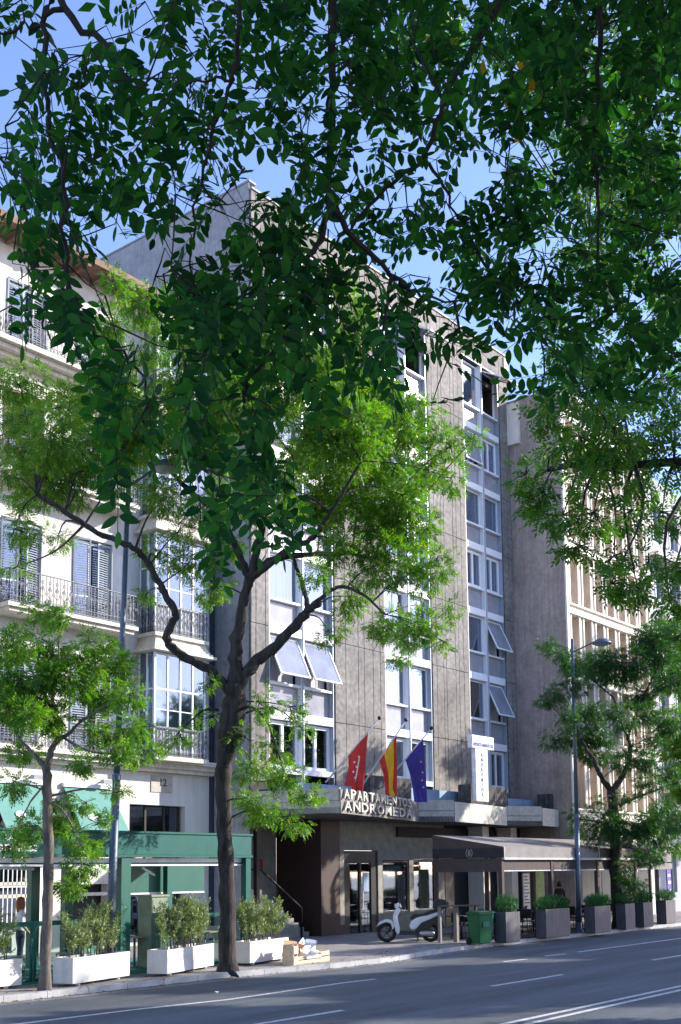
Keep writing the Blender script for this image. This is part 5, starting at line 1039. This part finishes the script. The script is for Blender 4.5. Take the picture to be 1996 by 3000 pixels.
root, n = make_tree('street_tree', 'dark forked street tree growing through the brown awning on the right', 'street trees on the far pavement', tuple(bC), limbsC, bl(blobsC, tC, r, 1.2), LEAFC, M['bark'], .21, 1.0, .24, 3, sub=6); tris += n
bE = Vector((53,19.6,0)); tE = 53.
limbsE = [(.2,.15,[bE, bE+Vector((0,0,4)), bE+Vector((.2,0,5.5))]), (.1,.03,[bE+Vector((.2,0,5.4)), bE+Vector((-2,0,8)), bE+Vector((-4,.3,10))]), (.1,.03,[bE+Vector((.2,0,5.4)), bE+Vector((1.5,-.3,8)), bE+Vector((1,.3,11))])]
blobsE = [(1960,1870,60),(1990,1960,70),(1950,2110,50),(1990,2180,70),(1985,2320,50),(2050,2000,90),(2060,2150,90),(1995,1810,50),(2080,1880,80),(1975,2480,40),(2040,2300,70)]
root, n = make_tree('street_tree', 'light green street tree cut off by the right edge', 'street trees on the far pavement', tuple(bE), limbsE, bl(blobsE, tE, r, 1.3), LEAF, M['bark'], .34, .30, .2, 4); tris += n
bF = Vector((70,19.6,0)); limbsF = [(.2,.15,[bF, bF+Vector((0,0,4)), bF+Vector((.2,0,5.5))]), (.1,.03,[bF+Vector((.2,0,5.4)), bF+Vector((-2,0,8)), bF+Vector((-3,.3,10))])]
root, n = make_tree('street_tree', 'farthest street tree, half hidden behind the light green one at the right edge', 'street trees on the far pavement', tuple(bF), limbsF, [(np.array([70,19.6,8])+r.normal(size=3)*[2.4,2.2,1.8], 1.0) for _ in range(16)], LEAF, M['bark'], .45, .16, .2, 5, tpl=TPL3); tris += n
# near-side tree D at the upper right
bD = Vector((16.5,-1.3,0)); tD = 15.
blobsD = [(1540,1390,50),(1620,1330,80),(1700,1280,90),(1800,1250,100),(1900,1250,100),(1980,1200,90),(1590,1430,60),(1700,1400,80),(1800,1380,90),(1900,1370,90),(1980,1360,80),(1650,1510,60),(1740,1500,80),(1840,1500,80),(1940,1500,90),(1700,1600,45),(1800,1630,50),(1900,1650,70),(1980,1650,70),(1790,1710,30),(1870,1735,40),(1960,1745,50),(1550,1470,35),(1700,1150,110),(1820,1120,110),(1940,1100,110),(1660,1040,80),(1760,980,110),(1880,950,110),(1970,900,110),(1650,920,70),(1760,820,110),(1900,780,110),(1720,680,100),(1850,600,120),(1970,600,120),(1640,560,70),(1770,480,110),(1900,420,120),(1640,380,60),(1800,300,110),(1950,250,120),(1560,230,50),(1680,180,90),(1820,120,110),(1960,80,110),(1430,110,60),(1520,60,80),(1320,60,50),(1240,110,50),(1180,140,30),(1600,1200,50)]
wb = [(np.array([15.5,1.0,11.0])+r.normal(size=3)*[2.6,2.0,2.3], 1.05) for _ in range(13)]
limbsD = [(.28,.2,[bD, bD+Vector((0,0,2.5)), bD+Vector((-.1,.1,4.6))]), (.16,.04,[bD+Vector((-.1,.1,4.5)), bD+Vector((-.8,1.8,6)), bD+Vector((-1.6,4,7)), bD+Vector((-2.2,6.5,7.6)), bD+Vector((-2.8,8.6,7.8))]), (.14,.03,[bD+Vector((-.1,.1,4.5)), bD+Vector((-.5,1.5,7.5)), bD+Vector((-1.2,3.5,10)), bD+Vector((-2,5.5,12))]),
 (.12,.03,[bD+Vector((-.8,1.8,6)), bD+Vector((.5,4,6.8)), bD+Vector((.2,6.5,7)), bD+Vector((-.5,8,6.6))]), (.12,.04,[bD+Vector((-.1,.1,4.5)), bD+Vector((.6,-1,8)), bD+Vector((.4,-1.4,11))]), (.08,.02,[bD+Vector((-1.6,4,7)), bD+Vector((-2.5,6,9)), bD+Vector((-3.5,7.5,10.5))])]
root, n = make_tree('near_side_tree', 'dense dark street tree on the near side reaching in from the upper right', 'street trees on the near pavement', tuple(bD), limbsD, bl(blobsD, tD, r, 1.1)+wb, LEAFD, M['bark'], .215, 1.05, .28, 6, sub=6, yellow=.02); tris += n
# more near-side street trees continue the row to the right and left of the frame; they shade the carriageway
rows = [((22,-1.4),'second'),((36.6,-1.6),'third'),((49.5,-1.5),'fourth'),((60,-1.3),'fifth')]
blr = [(np.array([22,.6,8.6])+r.normal(size=3)*[1.7,1.7,2.0], 1.1) for _ in range(26)]
bR = Vector((22,-1.4,0)); limbsR = [(.27,.2,[bR, bR+Vector((0,0,2.5)), bR+Vector((0,.2,4.4))]), (.14,.03,[bR+Vector((0,.2,4.3)), bR+Vector((-1,2,6.5)), bR+Vector((-1.5,4,8.5))]), (.14,.03,[bR+Vector((0,.2,4.3)), bR+Vector((1.2,1.5,7)), bR+Vector((1.5,3,10))]), (.12,.03,[bR+Vector((0,.2,4.3)), bR+Vector((-.3,.3,8)), bR+Vector((-.5,1,11))])]
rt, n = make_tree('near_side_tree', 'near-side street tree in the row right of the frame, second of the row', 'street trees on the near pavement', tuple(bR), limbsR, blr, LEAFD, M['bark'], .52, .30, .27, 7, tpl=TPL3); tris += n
again(rt, (9.2,-3.6,0), 2.2, 'unseen near-side tree right of the frame, added to shade the near leaves')  # extra tree out of view, added to keep sun off the overhanging leaves
for i, ((X, Y), nm) in enumerate(rows[1:]): again(rt, (X,Y,0), .5*i-.2, 'near-side street tree in the row right of the frame, %s of the row' % nm, 1+.06*(i%3))

# ------------------------------------------------------------------ overhanging tree close to the camera
TR = thing('overhanging_tree', 'dark overhanging tree with large pinnate leaves close to the viewer across the top', 'tree', (-1.2,-2.2,0))
r = np.random.default_rng(55)
BR = [  # (radius, [(px, py, depth)])
 (.022,[(1010,-450,3.6),(985,-100,3.5),(975,60,3.45),(972,300,3.4),(968,600,3.3),(915,740,3.3),(890,860,3.3),(830,980,3.25),(775,1060,3.2)]),
 (.015,[(968,600,3.3),(1060,710,3.35),(1150,810,3.4),(1230,860,3.5),(1330,890,3.6)]),
 (.02,[(1560,-250,4.2),(1470,0,4.1),(1350,190,4.0),(1300,310,3.95),(1245,450,3.9),(1150,540,3.85),(1040,650,3.8),(950,760,3.8)]),
 (.010,[(1245,450,3.9),(1300,540,3.9),(1340,630,3.9),(1390,740,3.95)]), (.010,[(1300,310,3.95),(1180,80,4.2)]),
 (.016,[(160,-200,3.2),(185,30,3.1),(330,140,3.05),(360,210,3.0),(440,310,3.0),(480,370,3.0),(500,480,3.0)]), (.011,[(185,30,3.1),(75,88,3.1),(-60,82,3.1)]),
 (.012,[(165,-100,3.2),(135,80,3.1),(130,250,3.05),(145,330,3.0),(180,500,2.95),(194,750,2.9),(196,852,2.9),(222,903,2.9),(293,980,2.9),(370,1051,2.9),(400,1080,2.9),(440,1200,2.95)]),
 (.009,[(196,852,2.9),(150,890,2.9),(120,960,2.9)]), (.010,[(775,1060,3.2),(722,1120,3.15),(718,1180,3.1),(741,1294,3.1),(750,1400,3.1),(756,1500,3.1)]),
 (.012,[(705,-150,3.5),(690,180,3.4),(640,230,3.4),(540,230,3.4)]), (.009,[(690,180,3.4),(650,330,3.4),(600,500,3.35),(560,700,3.3),(580,900,3.2),(620,1050,3.15)]),
 (.018,[(1770,-250,4.6),(1760,40,4.5),(1755,280,4.4),(1740,440,4.35),(1755,560,4.3),(1750,760,4.3),(1700,900,4.3)]), (.012,[(2060,40,4.9),(1900,60,4.8),(1780,70,4.7),(1650,120,4.6)]), (.012,[(2050,100,4.6),(1960,180,4.5),(1890,280,4.5),(1850,420,4.5)]),
 (.009,[(1640,100,4.4),(1600,190,4.3),(1590,300,4.3)]), (.010,[(1760,620,4.3),(1850,660,4.3),(1960,700,4.3)]), (.009,[(890,860,3.3),(800,760,3.35),(700,800,3.35)]), (.010,[(830,980,3.25),(880,1060,3.2),(870,1150,3.2)]),
 (.010,[(-60,520,3.1),(30,560,3.1),(100,700,3.05),(110,800,3.0)]), (.009,[(1340,630,3.9),(1440,800,4.0),(1560,930,4.1),(1600,1100,4.2)]), (.009,[(1150,810,3.4),(1130,950,3.4),(1100,1040,3.4)]), (.008,[(1330,890,3.6),(1350,1000,3.6)])]
wood = MB(); bp = []
for rad, pts in BR:
    sp = smooth_line([DT(*p) for p in pts], 5); n = len(sp); sp = [p+Vector(r.normal(size=3)*.006) for p in sp]
    wood.tube(sp, [max(.003, rad*.72*(1-.75*i/(n-1))) for i in range(n)], 7)
    bp += sp
LIMB = Vector((1.2,.4,6.6))
tw = MB(); tw.tube(smooth_line([Vector((-1.2,-2.2,-.1)), Vector((-1.15,-2.1,2.2)), Vector((-1.0,-1.9,4.2))],4), [.30,.24,.23,.22,.21,.2,.19,.18,.17], 14); tw.build('trunk', M['bark'], TR)
wood.tube(smooth_line([Vector((-1.02,-1.92,4.0)), Vector((-.2,-1.0,5.6)), LIMB, Vector((3.4,1.6,7.2)), Vector((5.5,2.5,7.6))],4), [.15,.14,.13,.12,.11,.1,.09,.085,.08,.075,.07,.06,.055,.05,.04,.035,.03], 10)
wood.tube(smooth_line([Vector((-1.02,-1.92,4.0)), Vector((-1.6,-1.0,6.0)), Vector((-.8,1.5,7.4)), Vector((0.5,4,7.8))],4), [.13,.12,.11,.1,.09,.085,.08,.07,.06,.05,.04,.035,.03], 10)
for rad, pts in BR:
    if pts[0][1] < -90 or pts[0][0] > 2040: a = DT(*pts[0]); wood.tube(smooth_line([a, a.lerp(LIMB+Vector((1.2,.4,.2)),.45)+Vector((0,0,.5)), LIMB+Vector((a.x*.4,a.y*.2,.2))],4), [rad,rad*1.05,rad*1.1,rad*1.2,rad*1.3,rad*1.4,rad*1.5,rad*1.6,rad*1.7], 7)
GRID = ["3421367788887678 9999","1553377688877677 8899","0564777588887667 8899","2578888688886667 9999","7887777578875657 9999","8888676678756469 9999","6875756888767579 9999","6742557888877868 9999","3651268899878688 9988","1363378887787578 8888","0165366677784426 7788","0056456762551313 4555","00254566400000 000000","00052366500000 000000","00030266400000 000000","00000076400000 000000","00000042000000 000000"]
LPs = []
for row, g in enumerate(GRID):
    g = g.replace(' ', '')
    for col, ch in enumerate(g[:20]):
        d = int(ch)/10.; nn = -math.log(1-min(.91, d))*3.0
        for _ in range(r.poisson(nn)): LPs.append((col*100+r.uniform(0,100), row*100+r.uniform(-10,90)))
for _ in range(60): LPs.append((r.uniform(-200,2200), r.uniform(-300,0)))
BPX = []
for p in bp:
    v = np.array(p)-CC; w_ = v@f0; BPX.append((CX+FP*(v@RR)/w_, CY-FP*(v@UU)/w_, w_))
BPX = np.array(BPX)
def pinnate(seed):
    """one compound leaf: rachis + oval leaflets, length 1 along +y, hangs to -z"""
    q = np.random.default_rng(seed); V = []; F_ = []; T = []; k = q.integers(4,6)
    for i in range(2*k+1):
        j = i//2; s = (-1)**i; tt = .22+.72*j/k; base = np.array([0,tt,-.10*tt*tt]) if i < 2*k else np.array([0,.98,-.1])
        if i < 2*k: a = math.radians(q.uniform(48,78)); d = np.array([s*math.sin(a), math.cos(a), q.uniform(-.45,.12)])
        else: d = np.array([q.uniform(-.2,.2),1,-.3])
        d /= np.linalg.norm(d); nv = np.array([q.uniform(-.4,.4), q.uniform(-.4,.4), 1]); nv -= nv@d*d; nv /= np.linalg.norm(nv); sd = np.cross(d, nv)
        L = q.uniform(.23,.31)*(.8+.3*math.sin(PI*tt)); W = L*q.uniform(.40,.50); curl = q.uniform(-.10,.04)
        if q.random() < .04: continue
        b = base + d*.015; n0 = len(V); cols = [(0,0),(.12,.30),(.32,.47),(.58,.46),(.82,.27),(1,0)]
        V.append(b)
        for u, w_ in cols[1:-1]:
            c = b + d*L*u + nv*curl*u*u*.5
            V += [c + sd*W*w_ + nv*.025*w_, c, c - sd*W*w_ + nv*.025*w_]
        V.append(b + d*L + nv*curl*.5); e = len(V)-1; m_ = len(cols)-2
        F_ += [(n0,n0+1,n0+2),(n0,n0+2,n0+3)]
        for c in range(m_-1): o_ = n0+1+3*c; F_ += [(o_,o_+3,o_+4),(o_,o_+4,o_+1),(o_+1,o_+4,o_+5),(o_+1,o_+5,o_+2)]
        o_ = n0+1+3*(m_-1); F_ += [(o_,e,o_+1),(o_+1,e,o_+2)]
        tv = q.uniform(.0,.8); tv = q.uniform(.93,1) if q.random() < .012 else tv
        T += [tv]*(len(V)-n0)
    n0 = len(V); st = [np.array([0,t_,-.10*t_*t_]) for t_ in (0,.33,.66,1)]
    for c in st: V += [c+[.006,0,0], c+[-.003,0,.005], c+[-.003,0,-.005]]; T += [.3]*3
    for i in range(3):
        for k_ in range(3): a_ = n0+3*i+k_; b_ = n0+3*i+(k_+1)%3; F_ += [(a_,b_,b_+3),(a_,b_+3,a_+3)]
    return np.array(V), np.array(F_), np.array(T)
PIN = [pinnate(900+i) for i in range(10)]
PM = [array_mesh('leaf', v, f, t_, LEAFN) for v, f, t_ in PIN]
for me in PM: me.polygons.foreach_set('use_smooth', [True]*len(me.polygons))
recs = []; nodes = [np.array(p) for p in bp[::2]]
for (px, py) in LPs:
    w_ = np.hypot(BPX[:,0]-px, BPX[:,1]-py); j = int(np.argmin(w_)); dep = BPX[j,2] + r.normal()*.2 + (.0004*w_[j]) + (r.exponential(.9) if py < 800 and r.random() < .4 else 0)
    low = py > 850 and px < 1250
    S = r.uniform(.135,.215)*(1.0 if px < 1400 else 1.1)
    ctr = np.array(DT(px, py, dep))
    if low: dr = r.normal(size=3)*.38 + np.array([0,0,-1.0])
    else: dr = r.normal(size=3)*[.9,.9,.35] + np.array([0,0,-.35]) + f0*0
    dr /= np.linalg.norm(dr); base = ctr - dr*S*.5; recs.append((base, dr, S, px, py, r.integers(0,10)))
    NA = np.array(nodes); dd = np.linalg.norm(NA-base, axis=1); q = int(np.argmin(dd)); a = Vector(nodes[q]); b = Vector(base)
    if dd[q] < .7: wood.tube([a, a.lerp(b,.5)+Vector((0,0,-.03*dd[q]))+Vector(r.normal(size=3)*.02*dd[q]), b], [.0028,.002,.0014], 4, cap=False)
    nodes.append(base)
def frame(dr, roll):
    d = Vector(dr); up = Vector((0,0,1)) - d*d.z
    if up.length < .15: up = Vector((f0[0],f0[1],0)) - d*d.dot(Vector((f0[0],f0[1],0)))
    up.normalize(); x_ = d.cross(up); c_, s_ = math.cos(roll), math.sin(roll); z_ = up*c_ + x_*s_; x_ = d.cross(z_)
    return Matrix(((x_.x,d.x,z_.x),(x_.y,d.y,z_.y),(x_.z,d.z,z_.z)))
vis = [i for i, q in enumerate(recs) if -50 < q[3] < 2046 and q[4] > -60]
vis.sort(key=lambda i: -recs[i][2]/np.linalg.norm(recs[i][0]-CC)); big = set(vis[:290]); Vs = []; Fs = []; Ts = []; nv = 0
for i, (base, dr, S, px, py, k) in enumerate(recs):
    R3 = frame(dr, r.normal()*.9)
    if i in big:
        o = link('leaf', PM[k], TR, off=(0,0,0)); o.matrix_local = Matrix.Translation(Vector(base)-Vector(OFF[TR.name])) @ (R3.to_4x4() @ Matrix.Scale(S, 4))
    else:
        v, f, t_ = PIN[k]; Vs.append((np.array(R3)@(v*S).T).T + base); Fs.append(f+nv); nv += len(v); Ts.append(t_)
wood.build('branches', M['twig'], TR)
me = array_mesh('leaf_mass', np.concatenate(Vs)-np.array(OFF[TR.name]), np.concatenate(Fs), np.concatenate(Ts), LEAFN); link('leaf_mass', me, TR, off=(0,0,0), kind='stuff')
# its unseen crown above and behind the viewer, filled out to shade near leaves
n = 5200; c = r.normal(size=(n,3)); c /= np.linalg.norm(c,axis=1,keepdims=True); c *= r.random((n,1))**.45; P = c*[5.2,4.6,1.7]+[2.6,.6,8.0]
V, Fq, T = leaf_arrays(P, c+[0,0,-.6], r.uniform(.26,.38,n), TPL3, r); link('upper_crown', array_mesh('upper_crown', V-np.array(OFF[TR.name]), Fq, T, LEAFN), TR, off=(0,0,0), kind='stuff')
print('faces in crowns', tris, 'leaves', len(recs), 'objects', len(bpy.data.objects))
